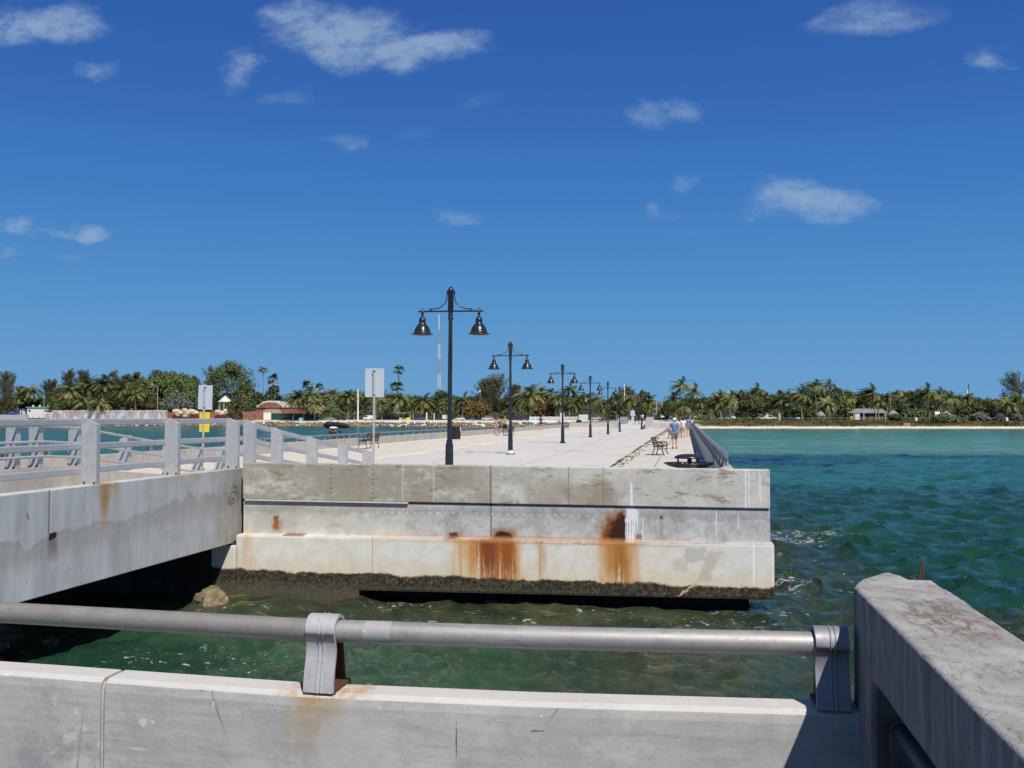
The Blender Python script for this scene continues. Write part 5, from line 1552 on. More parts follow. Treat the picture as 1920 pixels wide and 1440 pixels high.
broad(268, 312, 745, 446, F_OLIVE, 'olive shrub at the foot of the street light', None, 26, None, False, 'shrub', 'shrub')
broad(344, 372, 735, 448, F_GRAPE, 'yellow green shrub between the silver bush and the pale sign', None, 27, None, False, 'shrub', 'shrub')
broad(429, 470, 750, 436, F_OLIVE, 'dull green bush beside the white gazebo', None, 28, None, False, 'shrub', 'shrub')
broad(458, 480, 745, 440, F_GRAPE, 'pale yellow green bush at the corner of the brick building', None, 29, None, False, 'shrub', 'shrub')
broad(497, 528, 722, 468, F_OLIVE, 'rounded tree crown beneath the tall fan palm', None, 30)
broad(465, 500, 735, 470, F_DARK, 'dark tree behind the white roof of the brick building', None, 31)
broad(605, 637, 752, 440, F_GRAPE, 'pale green sea grape tree beside the parked motorbikes', None, 32, .6)
broad(590, 614, 738, 446, F_GRAPE, 'pale sea grape behind three leaning palms', None, 33)
broad(868, 920, 755, 440, F_RUST, 'rust coloured sea grape behind the white car', None, 34, .8)
broad(1000, 1042, 752, 452, F_RUST, 'brown leaved tree behind the white fence', None, 35, 1.0)
broad(1158, 1192, 724, 455, F_MID, 'dome shaped green tree behind the pale mast', None, 36)
broad(1188, 1226, 733, 458, F_DARK, 'dark green tree beside the road into the trees', None, 37)
broad(1140, 1166, 738, 456, F_MID, 'green tree behind the fifth lamp post', None, 38)
broad(1124, 1142, 775, 420, F_GRAPE, 'small bright green bush behind the far cross wall', None, 39, None, False, 'shrub', 'shrub')
broad(800, 856, 737, 490, F_DARK, 'long dark tree mass at the foot of the radio mast', None, 40)

GW = 'coconut palms along the rock lined shore'
palm(57, 733, 52, 480, 26, 0, 'rounded palm standing alone above the white building')
palm(33, 748, 32, 478, 16, 0, 'small palm half hidden behind the blue canopies')
palm(130, 733, 139, 436, 27, 0, 'palm with a pale trunk leaning over the painted wall', GW)
palm(162, 726, 157, 444, 26, 1, 'upright palm between two casuarinas behind the painted wall', GW)
palm(190, 722, 191, 446, 27, 1, 'highest palm crown above the painted wall', GW)
palm(226, 733, 235, 438, 27, 1, 'palm with a crooked trunk leaning left over the painted wall', GW)
palm(153, 752, 152, 437, 22, 0, 'low palm in front of the painted wall palms', GW)
palm(187, 757, 188, 434, 25, 0, 'low spreading palm with drooping yellow fronds on the painted wall', GW)
palm(252, 741, 256, 438, 24, 1, 'palm with hanging fronds at the right end of the painted wall', GW)
palm(398, 738, 398, 455, 16, 0, 'small palm behind the pale sign with the yellow panel', GW)
palm(462, 738, 460, 452, 15, 0, 'small palm in the shade of the great round tree', GW)
palm(492, 692, 492, 470, 12, 1, 'very tall thin palm standing clear against the sky', None)
palm(511, 712, 512, 466, 13, 0, 'tall fan palm with a shaggy head beside the thin palm', None, True)
palm(556, 748, 549, 426, 27, 1, 'leaning palm by the green fence, first of three', GW)
palm(578, 742, 568, 428, 26, 1, 'tall leaning palm between its two neighbours by the green fence', GW)
palm(592, 758, 589, 424, 19, 0, 'shorter palm in front of the tan awning', GW)
palm(577, 724, 580, 452, 14, 0, 'fan palm rising behind the three leaning palms', None, True)
palm(598, 728, 599, 455, 11, 0, 'small dark fan palm head behind the sea grapes', None, True)
palm(624, 738, 622, 446, 20, 1, 'palm in the dark grove above the parked motorbikes', GW)
palm(650, 745, 652, 444, 22, 1, 'palm beside the tall white pole', GW)
palm(668, 738, 664, 452, 18, 0, 'palm behind the tall white pole', GW)
palm(716, 752, 716, 442, 20, 0, 'palm just past the pale sign board on the pier', GW)
palm(747, 694, 748, 475, 13, 0, 'lone fan palm on a very tall thin trunk in the sky', None, True)
palm(744, 726, 745, 456, 15, 0, 'shorter fan palm under the lone tall one', None, True)
palm(749, 750, 749, 430, 30, 0, 'big palm with a pale straight trunk by the flat roofed shelter', GW)
palm(733, 757, 744, 432, 18, 1, 'palm leaning over the flat roofed shelter', GW)
palm(793, 757, 793, 430, 26, 0, 'yellowish palm behind the blue car', GW)
palm(822, 763, 822, 438, 16, 0, 'small palm at the foot of the radio mast', GW)
palm(838, 760, 838, 442, 16, 1, 'small palm just behind the foremost lamp post', GW)
palm(868, 752, 866, 452, 18, 1, 'palm behind the rust coloured sea grape', GW)
palm(992, 742, 993, 428, 30, 1, 'tall palm with yellow hanging fronds at the end of the white fence', GW)
palm(1012, 738, 1010, 455, 18, 1, 'dark palm behind the brown leaved tree', GW)
palm(1032, 738, 1034, 456, 20, 1, 'palm just past the brown leaved tree', GW)
palm(1046, 750, 1046, 446, 18, 0, 'palm behind the third lamp post', GW)
palm(1068, 732, 1068, 452, 19, 1, 'taller palm between the third and fourth lamp posts', GW)
palm(1078, 756, 1078, 440, 18, 0, 'low palm above the white notice board', GW)
palm(1098, 744, 1097, 450, 19, 0, 'palm just behind the fourth lamp post', GW)
palm(1119, 750, 1120, 444, 18, 1, 'palm between the fourth and fifth lamp posts', GW)
palm(1133, 760, 1133, 430, 15, 0, 'low palm beside the fifth lamp post', GW)
palm(1156, 752, 1156, 430, 18, 0, 'palm with a thin pale trunk beside the sixth lamp', GW)
palm(1180, 752, 1180, 420, 20, 1, 'palm over the second ramp guard rail', GW)
palm(1196, 757, 1196, 425, 18, 0, 'palm behind the distant lamp on the second ramp', GW)
palm(1212, 755, 1212, 420, 20, 1, 'yellow green palm at the mouth of the shore road', GW)
palm(1224, 760, 1226, 425, 15, 0, 'small palm beside the utility pole of the shore road', GW)

# --- east shore
GE = 'wind blown coconut palms behind the sandy beach'
palm(1277, 724, 1273, 372, 25, 2, 'tallest palm by the pier end, fronds streaming in the wind', GE)
palm(1302, 737, 1293, 368, 25, 2, 'tall wind blown palm with a pale yellow trunk by the pier end', GE)
palm(1264, 748, 1268, 385, 22, 1, 'bushy palm on the shadowed side of the pier end', GE)
palm(1277, 763, 1270, 365, 22, 2, 'low palm with golden fronds beneath the two tallest palms', GE)
palm(1309, 757, 1301, 370, 18, 1, 'palm with brown hanging fronds beside the pier end', GE)
palm(1343, 757, 1354, 356, 27, 2, 'palm with a slanting trunk over the dark thatched shelter', GE)
palm(1368, 748, 1371, 378, 24, 2, 'palm behind the slanting one, fronds swept back', GE)
palm(1391, 736, 1391, 415, 12, 0, 'dark palm head peeping over the olive tree', GE)
palm(1420, 732, 1424, 395, 20, 2, 'windswept palm rising behind the olive tree', GE)
palm(1437, 745, 1438, 390, 14, 2, 'small palm at the shoulder of the olive tree', GE)
palm(1461, 752, 1460, 358, 25, 2, 'palm with yellow lower fronds over a pale post', GE)
palm(1476, 742, 1478, 400, 14, 2, 'palm head behind the yellow fronded one', GE)
palm(1502, 741, 1505, 356, 28, 2, 'palm with a long straight pale trunk, swept to one side', GE)
palm(1528, 724, 1533, 385, 22, 2, 'highest palm of the beach grove, bent by the wind', GE)
palm(1556, 722, 1557, 390, 15, 2, 'second highest palm of the beach grove, with a narrow head', GE)
palm(1551, 758, 1553, 352, 24, 1, 'palm with golden fronds spread over the first beach hut', GE)
palm(1575, 742, 1576, 395, 14, 1, 'palm in the dip of the tree line between two huts', GE)
palm(1590, 748, 1592, 400, 16, 2, 'dark palm behind the grey roofed beach house', GE)
palm(1634, 738, 1643, 352, 26, 2, 'leaning palm in front of the grey roofed beach house', GE)
palm(1646, 755, 1648, 360, 17, 1, 'shorter palm close beside the leaning one at the beach house', GE)
palm(1662, 745, 1664, 395, 14, 1, 'palm by the pole with a crossarm', GE)
palm(1704, 758, 1706, 362, 19, 1, 'bright yellow fronded palm between the second and third huts', GE)
palm(1692, 748, 1694, 380, 15, 2, 'palm behind the bright yellow fronded one', GE)
palm(1738, 738, 1743, 354, 24, 2, 'tall windswept palm beside the rightmost hut', GE)
palm(1760, 742, 1768, 372, 22, 2, 'bushy palm behind the rightmost hut', GE)
palm(1780, 748, 1781, 356, 24, 2, 'palm with hanging golden fronds above the rightmost hut', GE)
palm(1812, 750, 1813, 385, 18, 1, 'dark palm just before the pole with the transformer', GE)
palm(1888, 758, 1887, 356, 24, 1, 'yellowing palm beside the white box on the dune', GE)
palm(1911, 748, 1911, 366, 22, 2, 'palm with an orange brown trunk near the red clad person', GE)
palm(1948, 752, 1948, 366, 22, 2, 'palm cut off by the right edge of the picture', GE)
casuarina(1912, 690, 66, 380, 'ragged dark casuarina at the right edge of the picture, leaning into the wind', 16, .5, None, -.12)
casuarina(1950, 694, 50, 382, 'casuarina beyond the right edge of the picture', 17, .3, None, -.1)
broad(1382, 1444, 744, 364, F_OLIVE, 'big olive green rounded tree above the beach', None, 51, .6)
broad(1466, 1508, 755, 378, F_DARK, 'dark tree behind the pale post and parked white cars', None, 52)
broad(1508, 1530, 764, 372, F_DARK, 'dark thicket beside the straight trunked palm', None, 53)
broad(1570, 1600, 752, 384, F_MID, 'green tree between the first hut and the beach house', None, 54)
broad(1690, 1716, 766, 354, F_GRAPE, 'light green bush beneath the bright yellow palm', None, 55, None, False, 'shrub', 'shrub')
broad(1810, 1868, 752, 392, F_OLIVE, 'long olive green tree behind the transformer pole', None, 56)
broad(1842, 1900, 755, 395, F_MID, 'green tree mass behind the silver mounds', None, 57)
broad(1818, 1856, 775, 352, F_SILVER, 'larger silver grey mound of bush on the dune', None, 58, None, False, 'shrub', 'shrub')
broad(1866, 1884, 776, 352, F_SILVER, 'smaller silver grey mound next to the larger one', None, 59, None, False, 'shrub', 'shrub')
broad(1892, 1918, 776, 356, F_SILVER, 'silver grey bush behind the red clad person', None, 60, None, False, 'shrub', 'shrub')
broad(1745, 1800, 779, 350, F_GRAPE, 'low green hedge under the rightmost hut', None, 61, None, False, 'shrub', 'shrub')
broad(1668, 1690, 777, 350, F_DARK, 'round dark bush in front of the middle hut', None, 62, None, False, 'shrub', 'shrub')
broad(1302, 1332, 780, 350, F_MID, 'bright low hedge by the end of the sea wall', None, 63, None, False, 'shrub', 'shrub')
broad(1240, 1262, 752, 400, F_DARK, 'dark tree shading the parked cars at the pier end', None, 64)
broad(1318, 1350, 762, 392, F_DARK, 'dark tree behind the thatched shelter', None, 65)
broad(1646, 1668, 740, 405, F_DARK, 'dark rounded tree beside the crossarm pole', None, 66)
broad(1790, 1822, 760, 372, F_DARK, 'dark bush tree behind the rightmost hut hedge', None, 67)
# a continuous row of lesser trees behind
brng = random.Random(15)
prof = [(-40, 735), (60, 750), (100, 715), (340, 705), (375, 740), (500, 742), (560, 738), (700, 735), (780, 742), (900, 742), (1000, 742), (1100, 745), (1200, 742), (1222, 768), (1240, 755), (1330, 738), (1420, 736), (1500, 735), (1560, 728), (1600, 738), (1640, 736), (1700, 734), (1760, 737), (1810, 744), (1850, 748), (1960, 744)]
px = -50
while px < 1980:
    tp = np.interp(px, [q[0] for q in prof], [q[1] for q in prof]) + brng.uniform(-3, 7)
    west = px < 1225
    wd = brng.uniform(34, 52)
    if not (1222 < px + wd * .4 < 1246): 
        broad(px, px + wd, tp, (488 if west else 412) + brng.uniform(-8, 14), brng.choice([F_DARK, F_DARK, F_MID, F_OLIVE]), 'tree of the dense dark row behind the %s' % ('rock lined shore' if west else 'sandy beach'),
              'dense row of trees behind the ' + ('rock lined shore' if west else 'sandy beach'), 100 + int(px) % 3, .3, True)
    px += brng.uniform(13, 20)
# undergrowth that fills the gaps between trunks
rg = random.Random(9); mb = MB()
for i in range(30000):
    px = rg.uniform(-60, 1990); west = px < 1215
    if 1226 < px < 1262: continue
    Y = (462 + rg.uniform(0, 16)) if west else (388 + rg.uniform(0, 12))
    x = at_px(px, Y); hh = (7.0 if west else 6.0) * (.6 + .4 * math.sin(px * .07) * math.sin(px * .023 + 1))
    leaf(mb, Vector((x, Y, .3 + hh * rg.random())), rg.uniform(.3, .65), rg, Vector((0, -.6, .3)))
tag(mb.build('undergrowth', F_DARK, fix=False), 'dark tangled undergrowth beneath the shore trees', 'undergrowth', kind='stuff')
# dune grass
m, g = material('dune_grass'); p = g.pos(); n = g.noise(p, .25, 4, .65)
finish(g, g.mix(g.ss(.35, .62, n), (.20, .165, .075), (.075, .085, .03)), .9, 0, .1)
rg = random.Random(10); mb = MB()
for i in range(12000):
    px = rg.uniform(1300, 1985); r_ = ray(px, 781)
    x = at_px(px, 340); t_ = rg.triangular(6.5, 22, 13); y = float(shore_y(x)) + t_; z = land_z(x, y)
    if mn.noise(Vector((x * .12, y * .2, 3))) < -.12 and t_ < 10: continue
    h = rg.uniform(.2, .55); a = rg.uniform(0, 6.28); w_ = rg.uniform(.12, .3)
    mb.add([(x - w_ * math.cos(a), y - w_ * math.sin(a), z - .05), (x + w_ * math.cos(a), y + w_ * math.sin(a), z - .05), (x + rg.uniform(-.3, .1), y + rg.uniform(-.2, .2), z + h)], [(0, 1, 2)])
tag(mb.build('dune_grass', m, fix=False), 'dry grass and creepers on the dune above the beach', 'grass', kind='stuff')
# riprap
rg = random.Random(12); mb = MB()
base_rocks = [rock_mesh(s, 8, 5) for s in range(4)]
for i in range(900):
    x = rg.uniform(-250, -12); y = float(shore_y(x)) + rg.uniform(-.8, 6.5); t_ = y - float(shore_y(x))
    z = land_z(x, y) + rg.uniform(-.1, .25); s = rg.uniform(.5, 1.15); rk = base_rocks[rg.randrange(4)]; a = rg.uniform(0, 6.28)
    mb.add([(x + s * (vx * math.cos(a) - vy * math.sin(a)), y + s * (vx * math.sin(a) + vy * math.cos(a)), z + s * .8 * vz) for vx, vy, vz in rk.v], rk.f)
m, g = material('riprap_rock'); n = g.noise(g.pos(), .8, 5, .7)
finish(g, g.mix(g.ss(.35, .65, n), (.11, .085, .055), (.29, .23, .16)), .9, 0, .2)
tag(mb.build('riprap', m), 'brown boulder riprap along the waterline opposite the beach', 'rocks', kind='stuff')
# ------------------------------------------------------------------ buildings and street things on the shore
WHITEW = paint('white_wall', (.74, .74, .71), .8, 0, .06, 1)
GREENT = paint('green_trim', (.16, .33, .25), .6)
DARKG = paint('dark_opening', (.02, .022, .024), .6)
TIN = paint('pale_roof', (.60, .61, .61), .55, 0, .1, 1)
SHINGLE = paint('grey_thatch', (.27, .26, .24), .9, 0, .25, 6)
WOOD = paint('grey_wood', (.24, .20, .16), .85, 0, .2)
m, g = material('red_brick'); p = g.pos(); n = g.noise(p, .8, 4, .7); n2 = g.noise(p, 5, 3, .7)
X, Y_, Z = g.sep(p)
cc = g.mix(g.ss(.35, .65, n), (.20, .075, .05), (.34, .16, .11)); cc = g.mix(g.ss(.55, .7, n2) * .5, cc, (.42, .30, .24))
cc = g.mix(g.ss(.4, .46, g.abs(g.m('FRACT', Z * 2.2) - .5)) * .4, cc, (.13, .06, .045))
finish(g, cc, .9, 0, .2); BRICK = m
def bx(name, label, cat, px0, px1, pt, pb, Y, mat, depth=1.0, group=None, kind=None):
    """upright box that covers px0..px1, pt..pb at distance Y"""
    x0, x1 = at_px(px0, Y), at_px(px1, Y); z1 = h_px((px0 + px1) / 2, pt, Y); z0 = h_px((px0 + px1) / 2, pb, Y)
    o_ = MB().box(x0 - (x0 + x1) / 2, x1 - (x0 + x1) / 2, 0, depth, 0, z1 - z0).build(name, mat, None, ((x0 + x1) / 2, Y, z0), bevel=.02)
    return tag(o_, label, cat, group, kind)
def base(px, pb, Y): return Vector((at_px(px, Y), Y, h_px(px, pb, Y)))
def wpx(n, Y): return n * Y / FPX

# white building
Y = 455; v = base(72, 784, Y)
t = thing('white_building', 'low white building with green roof trim beside the blue canopies', 'building', v)
MB().box(-6.4, 6.2, 0, 8, 0, 5.1).build('wall', WHITEW, t)
MB().box(-6.8, 6.6, -.4, 8.4, 5.1, 5.7).build('roof', GREENT, t)
for x in (-4.6, -.9, 3.8): MB().box(x - .35, x + .35, 2, 2.7, 5.7, 6.6).build('vent', WHITEW, t)
for x in (-5.0, 4.0): MB().box(x - .5, x + .5, -.03, .05, 3.2, 4.2).build('window', DARKG, t)
v = base(40.5, 779, 448)
t = thing('ticket_kiosk', 'small white kiosk beside the blue canopies', 'kiosk', v)
MB().box(-.9, .9, 0, 1.6, 0, 2.6).build('wall', WHITEW, t); MB().prism([(-1.1, 2.6), (1.1, 2.6), (0, 3.4)], -.2, 1.8, 'y').build('roof', paint('blue_roof', (.05, .08, .3), .6), t); MB().box(-.35, .4, -.02, .05, 0, 2.0).build('door', DARKG, t)
for i, (px, py, lb) in enumerate(((24, 771, 'blue canopy over the beach stalls, the lower one'), (40, 767.5, 'small bright blue canopy next to the white kiosk'))):
    v = base(px, 780, 450 + i); t = thing('canopy', lb, 'canopy', v); h = wpx(780 - py, 450)
    w_ = (2.6, 1.4)[i]
    MB().lathe([(w_ * 1.4, h - .9), (w_ * 1.38, h - .6), (.05, h)], 4, caps=False).build('cover', paint('blue_canvas', (.03, .06, .35), .8), t)
    for sx in (-1, 1): MB().box(sx * w_ - .05, sx * w_ + .05, -.05, .05, 0, h - .6).build('leg', GALV, t)
v = base(71, 781, 446); t = thing('parasol', 'pale grey beach parasol in front of the white building', 'parasol', v)
MB().lathe([(2.0, 2.4), (1.1, 2.9), (.0, 3.3)], 10, caps=False).build('canopy', paint('grey_canvas', (.48, .53, .52), .8), t); MB().tube([(0, 0, 0), (0, 0, 3.3)], .05, 6).build('pole', WHITEP, t)
bx('sea_wall', 'plain grey seawall below the blue canopies', 'wall', -60, 50, 777.5, 786, 440, paint('slate_grey', (.33, .34, .36), .8), 1.5)
# painted rubble wall
m, g = material('painted_blocks'); p = g.pos(); X, Yq, Z = g.sep(p)
vn = g.N.new('ShaderNodeTexVoronoi'); g.put(vn.inputs['Vector'], g.vmul(p, (1, 0, .6))); vn.inputs['Scale'].default_value = .55
hu = g.sep(S(g, vn.outputs['Color']))
cc = g.mix(g.ss(.3, .7, hu[0]), (.33, .29, .27), (.50, .51, .54)); cc = g.mix(g.ss(.60, .8, hu[1]) * .8, cc, (.33, .36, .46)); cc = g.mix(g.ss(.72, .85, hu[2]) * .5, cc, (.42, .28, .25))
cc = g.mix(g.ss(.5, .7, g.noise(p, .9, 4, .7, 0, (1, 1, .4))) * .7, cc, (.12, .11, .11))
finish(g, cc, .85, 0, .2); PBLOCK = m
Y = 432; x0, x1 = at_px(84, Y), at_px(312, Y); z0 = .1; n = 60; mb = MB(); rg = random.Random(4); vs = []
for i in range(n + 1):
    u = i / n; zt = h_px(200, 770.5, Y) + rg.uniform(-.18, .22) - (1.4 * max(0, 1 - u * 14))
    vs += [(x0 + (x1 - x0) * u, Y, z0), (x0 + (x1 - x0) * u, Y + 1.2, z0), (x0 + (x1 - x0) * u, Y + 1.2, zt), (x0 + (x1 - x0) * u, Y, zt)]
fs = [(0, 1, 2, 3), tuple(4 * n + q for q in (3, 2, 1, 0))]
for i in range(n): fs += [(4 * i + q, 4 * i + (q + 1) % 4, 4 * i + 4 + (q + 1) % 4, 4 * i + 4 + q) for q in range(4)]
mb.add([(a - x0, b_ - Y, c) for a, b_, c in vs], fs)
t = thing('painted_wall', 'long low wall of pale painted blocks with a lumpy top below the palms', 'wall', (x0, Y, 0))
mb.build('wall', PBLOCK, t)
mb = MB(); rg = random.Random(6)
for i in range(52): mb.blob(((x1 - x0) * (i + .5) / 52, .5, h_px(200, 770.5, Y) - (1.4 if i < 3 else 0)), .62, .7, rg.uniform(.25, .42), 7, 5, 0, .1, rg)
mb.build('coping', paint('pale_coping', (.52, .47, .38), .9, 0, .2, 2), t)
# limestone boulders
rg = random.Random(8); lime = paint('limestone', (.55, .46, .35), .9, 0, .2, 2)
for i, (px, py, r_) in enumerate(((330, 769, 1.2), (338, 772, 1.3), (346, 768, 1.1), (352, 773, 1.3), (359, 769, 1.2), (366, 772, 1.2), (334, 776, 1.0), (348, 778, 1.1), (408, 770, 1.0), (416, 773, 1.2), (425, 771, 1.0))):
    o_ = rock_mesh(20 + i % 4, 9, 6).build('boulder', lime, None, base(px, py + 1, 434)); o_.scale = (r_ * 1.5, r_, r_)
    tag(o_, 'pale limestone boulder piled on the low brick ruin', 'boulder', 'pale boulders on the brick ruin')
def brick(px0, px1, pt, pb, Y, lb, d=1.5):
    x0, x1 = at_px(px0, Y), at_px(px1, Y); n = 14; rg = random.Random(int(px0)); zt = h_px((px0 + px1) / 2, pt, Y); zb = h_px((px0 + px1) / 2, pb, Y); vs = []; mb = MB()
    for i in range(n + 1):
        u = i / n; z = zt - zb + rg.uniform(-.35, .25); vs += [((x1 - x0) * u, 0, 0), ((x1 - x0) * u, d, 0), ((x1 - x0) * u, d, z), ((x1 - x0) * u, 0, z)]
    fs = [(0, 1, 2, 3), tuple(4 * n + q for q in (3, 2, 1, 0))]
    for i in range(n): fs += [(4 * i + q, 4 * i + (q + 1) % 4, 4 * i + 4 + (q + 1) % 4, 4 * i + 4 + q) for q in range(4)]
    mb.add(vs, fs); tag(mb.build('brick_wall', BRICK, None, (x0, Y, zb)), lb, 'wall')
brick(312, 455, 773, 787, 436, 'low ruined red brick wall below the pale boulders')
brick(455, 494, 772, 787, 430, 'taller ruined brick wall beside the white gate')
# gazebo
def hut(label, px, pt, pe, pb, Y, wp, posts, roofm, postm, n=6, name='gazebo', rail=False, eave=1.15):
    v = base(px, pb, Y); H = wpx(pb - pt, Y); He = wpx(pb - pe, Y); w_ = wpx(wp, Y) / 2
    t = thing(name, label, 'hut', v, R(15))
    MB().lathe([(w_ * eave, He - .12), (w_ * eave, He), (.12, H), (.0, H + .1)], n, caps=False).build('roof', roofm, t)
    MB().lathe([(w_ * .9, 0), (w_ * .9, .25)], n).build('floor', postm, t)
    for k in range(posts):
        a = 2 * math.pi * (k + .5) / posts
        MB().box(-.10, .10, -.10, .10, 0, He - .05).build('post', postm, t, (w_ * .8 * math.cos(a), w_ * .8 * math.sin(a), 0))
    if rail:
        for k in range(posts):
            a, b_ = 2 * math.pi * (k + .5) / posts, 2 * math.pi * (k + 1.5) / posts
            if k == 3: continue
            mb = MB().bar((w_ * .8 * math.cos(a), w_ * .8 * math.sin(a), .7), (w_ * .8 * math.cos(b_), w_ * .8 * math.sin(b_), .7), .06, .7); mb.build('balustrade', postm, t)
    else:
        MB().box(-.9, .9, -.4, .4, .25, 1.0).build('table', postm, t)
    return t
hut('white gazebo with a pointed pale roof beside the great round tree', 422, 740, 752, 771, 440, 30, 6, TIN, WHITEW, 8, 'gazebo', True, 1.0)
hut('first thatched beach hut, under the golden palm', 1539.5, 771.5, 779, 790, 350, 18, 4, SHINGLE, WOOD, 4, 'beach_hut')
hut('second thatched beach hut, behind a round dark bush', 1675, 769.5, 777.5, 788, 352, 21, 4, SHINGLE, WOOD, 4, 'beach_hut')
hut('rightmost thatched beach hut with a low wide roof above a hedge', 1775, 771.5, 779, 789, 352, 21, 4, SHINGLE, WOOD, 4, 'beach_hut')
# brick building with a vaulted white roof
Y = 446; x0, x1 = at_px(474, Y), at_px(562, Y); v = base(516, 787, Y); wd = x1 - x0
t = thing('brick_building', 'old red brick building with an arch under a pale wavy roof', 'building', v)
h1 = wpx(787 - 762, Y)
MB().box(-wd / 2, wd / 2, 0, 10, 0, h1).build('wall', BRICK, t)
arch = [(-wd * .36, h1 - .3)] + [(-wd * .10 + wd * .26 * math.cos(R(180 - 18 * k)), h1 - .3 + 2.6 * math.sin(R(180 - 18 * k))) for k in range(1, 10)] + [(wd * .16, h1 - .3)]
prof_ = [(-wd * .52, h1 - .1), (-wd * .52, h1 + .9), (-wd * .36, h1 + .9)] + [(a, b_ + .8) for a, b_ in arch[3:8]] + [(wd * .16, h1 + 1.0), (wd * .52, h1 + .6), (wd * .52, h1 - .1)]
MB().prism([(a, b_) for a, b_ in reversed(prof_)], -.5, 10.4, 'y').build('roof', TIN, t)
MB().prism([(a, b_) for a, b_ in reversed(arch)], -.54, -.45, 'y').build('gable', BRICK, t)
MB().prism([(a * .8 - wd * .02 + .8, b_ - 2.6) for a, b_ in reversed(arch)], -.06, .05, 'y').build('arch', paint('pale_brick', (.40, .31, .25), .9, 0, .2, 2), t)
MB().box(-wd * .40, -wd * .30, -.07, .05, h1 * .3, h1 * .6).build('window', DARKG, t)
tag(MB().box(at_px(501, 432), at_px(597, 432), 432, 432.12, h_px(550, 787.5, 432), h_px(550, 775, 432)).build('fence', paint('green_mesh', (.018, .055, .045), .8, 0, .15, 1)), 'dark green mesh fence in front of the brick building', 'fence')
bx('gate', 'small white gate at the end of the green mesh fence', 'gate', 494, 508, 773.5, 787, 430, WHITEW, .2)
v = base(587, 787, 434); t = thing('awning', 'pale tan awning behind the green fence', 'awning', v)
MB().prism([(-2.9, 2.9), (2.9, 2.9), (2.4, 4.3), (-2.6, 4.4)], 0, 2.5, 'y').build('cover', paint('tan_canvas', (.50, .45, .28), .85), t)
for x in (-2.6, 2.5): MB().box(x - .06, x + .06, .1, .22, 0, 3.0).build('post', WOOD, t)
# flat roofed shelter
Y = 446; v = base(739, 788, Y); t = thing('shelter', 'flat roofed open shelter with a string of pale lamps along its eave', 'shelter', v); wd = wpx(62, Y)
MB().box(-wd / 2, wd / 2, 0, 6, 3.2, 3.55).build('roof', paint('brown_roof', (.20, .15, .10), .8), t)
for k in range(6): MB().box(-.12, .12, .2, .44, 0, 3.2).build('post', WOOD, t, (-wd / 2 + .4 + k * (wd - .8) / 5, 0, 0))
mb = MB()
for k in range(16): mb.blob((-wd / 2 + .3 + k * (wd - .6) / 15, -.1, 3.4), .28, .2, .22, 6, 4)
mb.build('lamps', paint('cream_lamps', (.65, .58, .42), .6), t)
MB().box(-wd / 2 + .5, wd / 2 - .5, 4.5, 4.7, 0, 2.6).build('back_wall', paint('tan_wall', (.34, .26, .16), .8), t)
v = base(772, 788, 428); t = thing('gateway', 'narrow white gateway with a small grey roof', 'gateway', v)
for x in (-.7, .7): MB().box(x - .13, x + .13, 0, .3, 0, 3.7).build('post', WHITEW, t)
MB().prism([(-1.5, 3.7), (1.5, 3.7), (.9, 4.4), (-.9, 4.4)], -.5, .8, 'y').build('roof', SHINGLE, t)
bx('storage_box', 'yellow box beside the blue bin near the white gateway', 'box', 761.5, 768, 783, 788.5, 426, YELLOW, 1.0)
bx('storage_box', 'yellow box on the far side of the blue bin', 'box', 748.5, 753, 783.5, 788.5, 427, YELLOW, 1.0)
BLUEB = paint('blue_bin', (.04, .20, .55), .6); BLUEL = paint('pale_blue_bin', (.22, .48, .62), .6)
for px, pt, pb, w_, mt, lb in ((563.5, 783, 791.5, 6.5, BLUEL, 'pale blue bin on the white sand by the leaning palms'), (758, 784.5, 790, 4.5, BLUEL, 'blue bin between two yellow boxes'), (885, 784.5, 792.5, 5.5, BLUEB, 'bright blue bin on the sand beside the white car')):
    Y = 424 if px < 800 else 415; v = base(px, pb, Y); t = thing('litter_bin', lb, 'bin', v); w2 = wpx(w_, Y) / 2; h = wpx(pb - pt, Y)
    MB().prism([(-w2 * .85, 0), (w2 * .85, 0), (w2, h * .85), (-w2, h * .85)], 0, w2 * 2, 'y').build('body', mt, t); MB().box(-w2 * 1.05, w2 * 1.05, -.05, w2 * 2.1, h * .85, h).build('lid', mt, t)
# poles
def pole(label, px, pt, pb, Y, r_, mat, name='pole', extra=None):
    v = base(px, pb, Y); H = wpx(pb - pt, Y); t = thing(name, label, 'pole', v)
    MB().tube([(0, 0, 0), (0, 0, H)], [r_, r_ * .7], 8).build('post', mat, t)
    if extra: extra(t, H)
    return t
def light_arm(t, H):
    MB().tube([(0, 0, H - .2), (-1.4, 0, H + .5), (-2.6, 0, H + .9)], .07, 6).build('arm', GALV, t)
    MB().blob((-3.0, 0, H + .95), .55, .25, .16).build('lamp_head', WHITEP, t)
def flood(t, H):
    MB().bar((-.8, 0, H - .6), (.5, 0, H - .6), .1, .1).build('arm', GALV, t); MB().box(-.25, .25, -.2, .3, H - .5, H + .5).build('floodlight', WHITEP, t); MB().blob((-.9, 0, H - .6), .35, .25, .25).build('lamp_head', WHITEP, t)
def cross_(t, H):
    for z in (H - .5, H - 1.6): MB().bar((-1.2, 0, z), (1.2, 0, z), .14, .14).build('crossarm', WOOD, t)
def transf(t, H):
    MB().lathe([(.42, H - 3.6), (.42, H - 2.4)], 8, (-.55, 0, 0)).build('transformer', WHITEP, t); MB().bar((-.6, 0, H - 3), (.9, 0, H - 3), .12, .12).build('bracket', WOOD, t)
pole('thin grey flagpole in front of the white building', 82, 727, 783, 440, .13, GALV)
pole('grey street light with a curved arm above the painted wall', 295, 720, 772, 438, .16, GALV, 'street_light', light_arm)
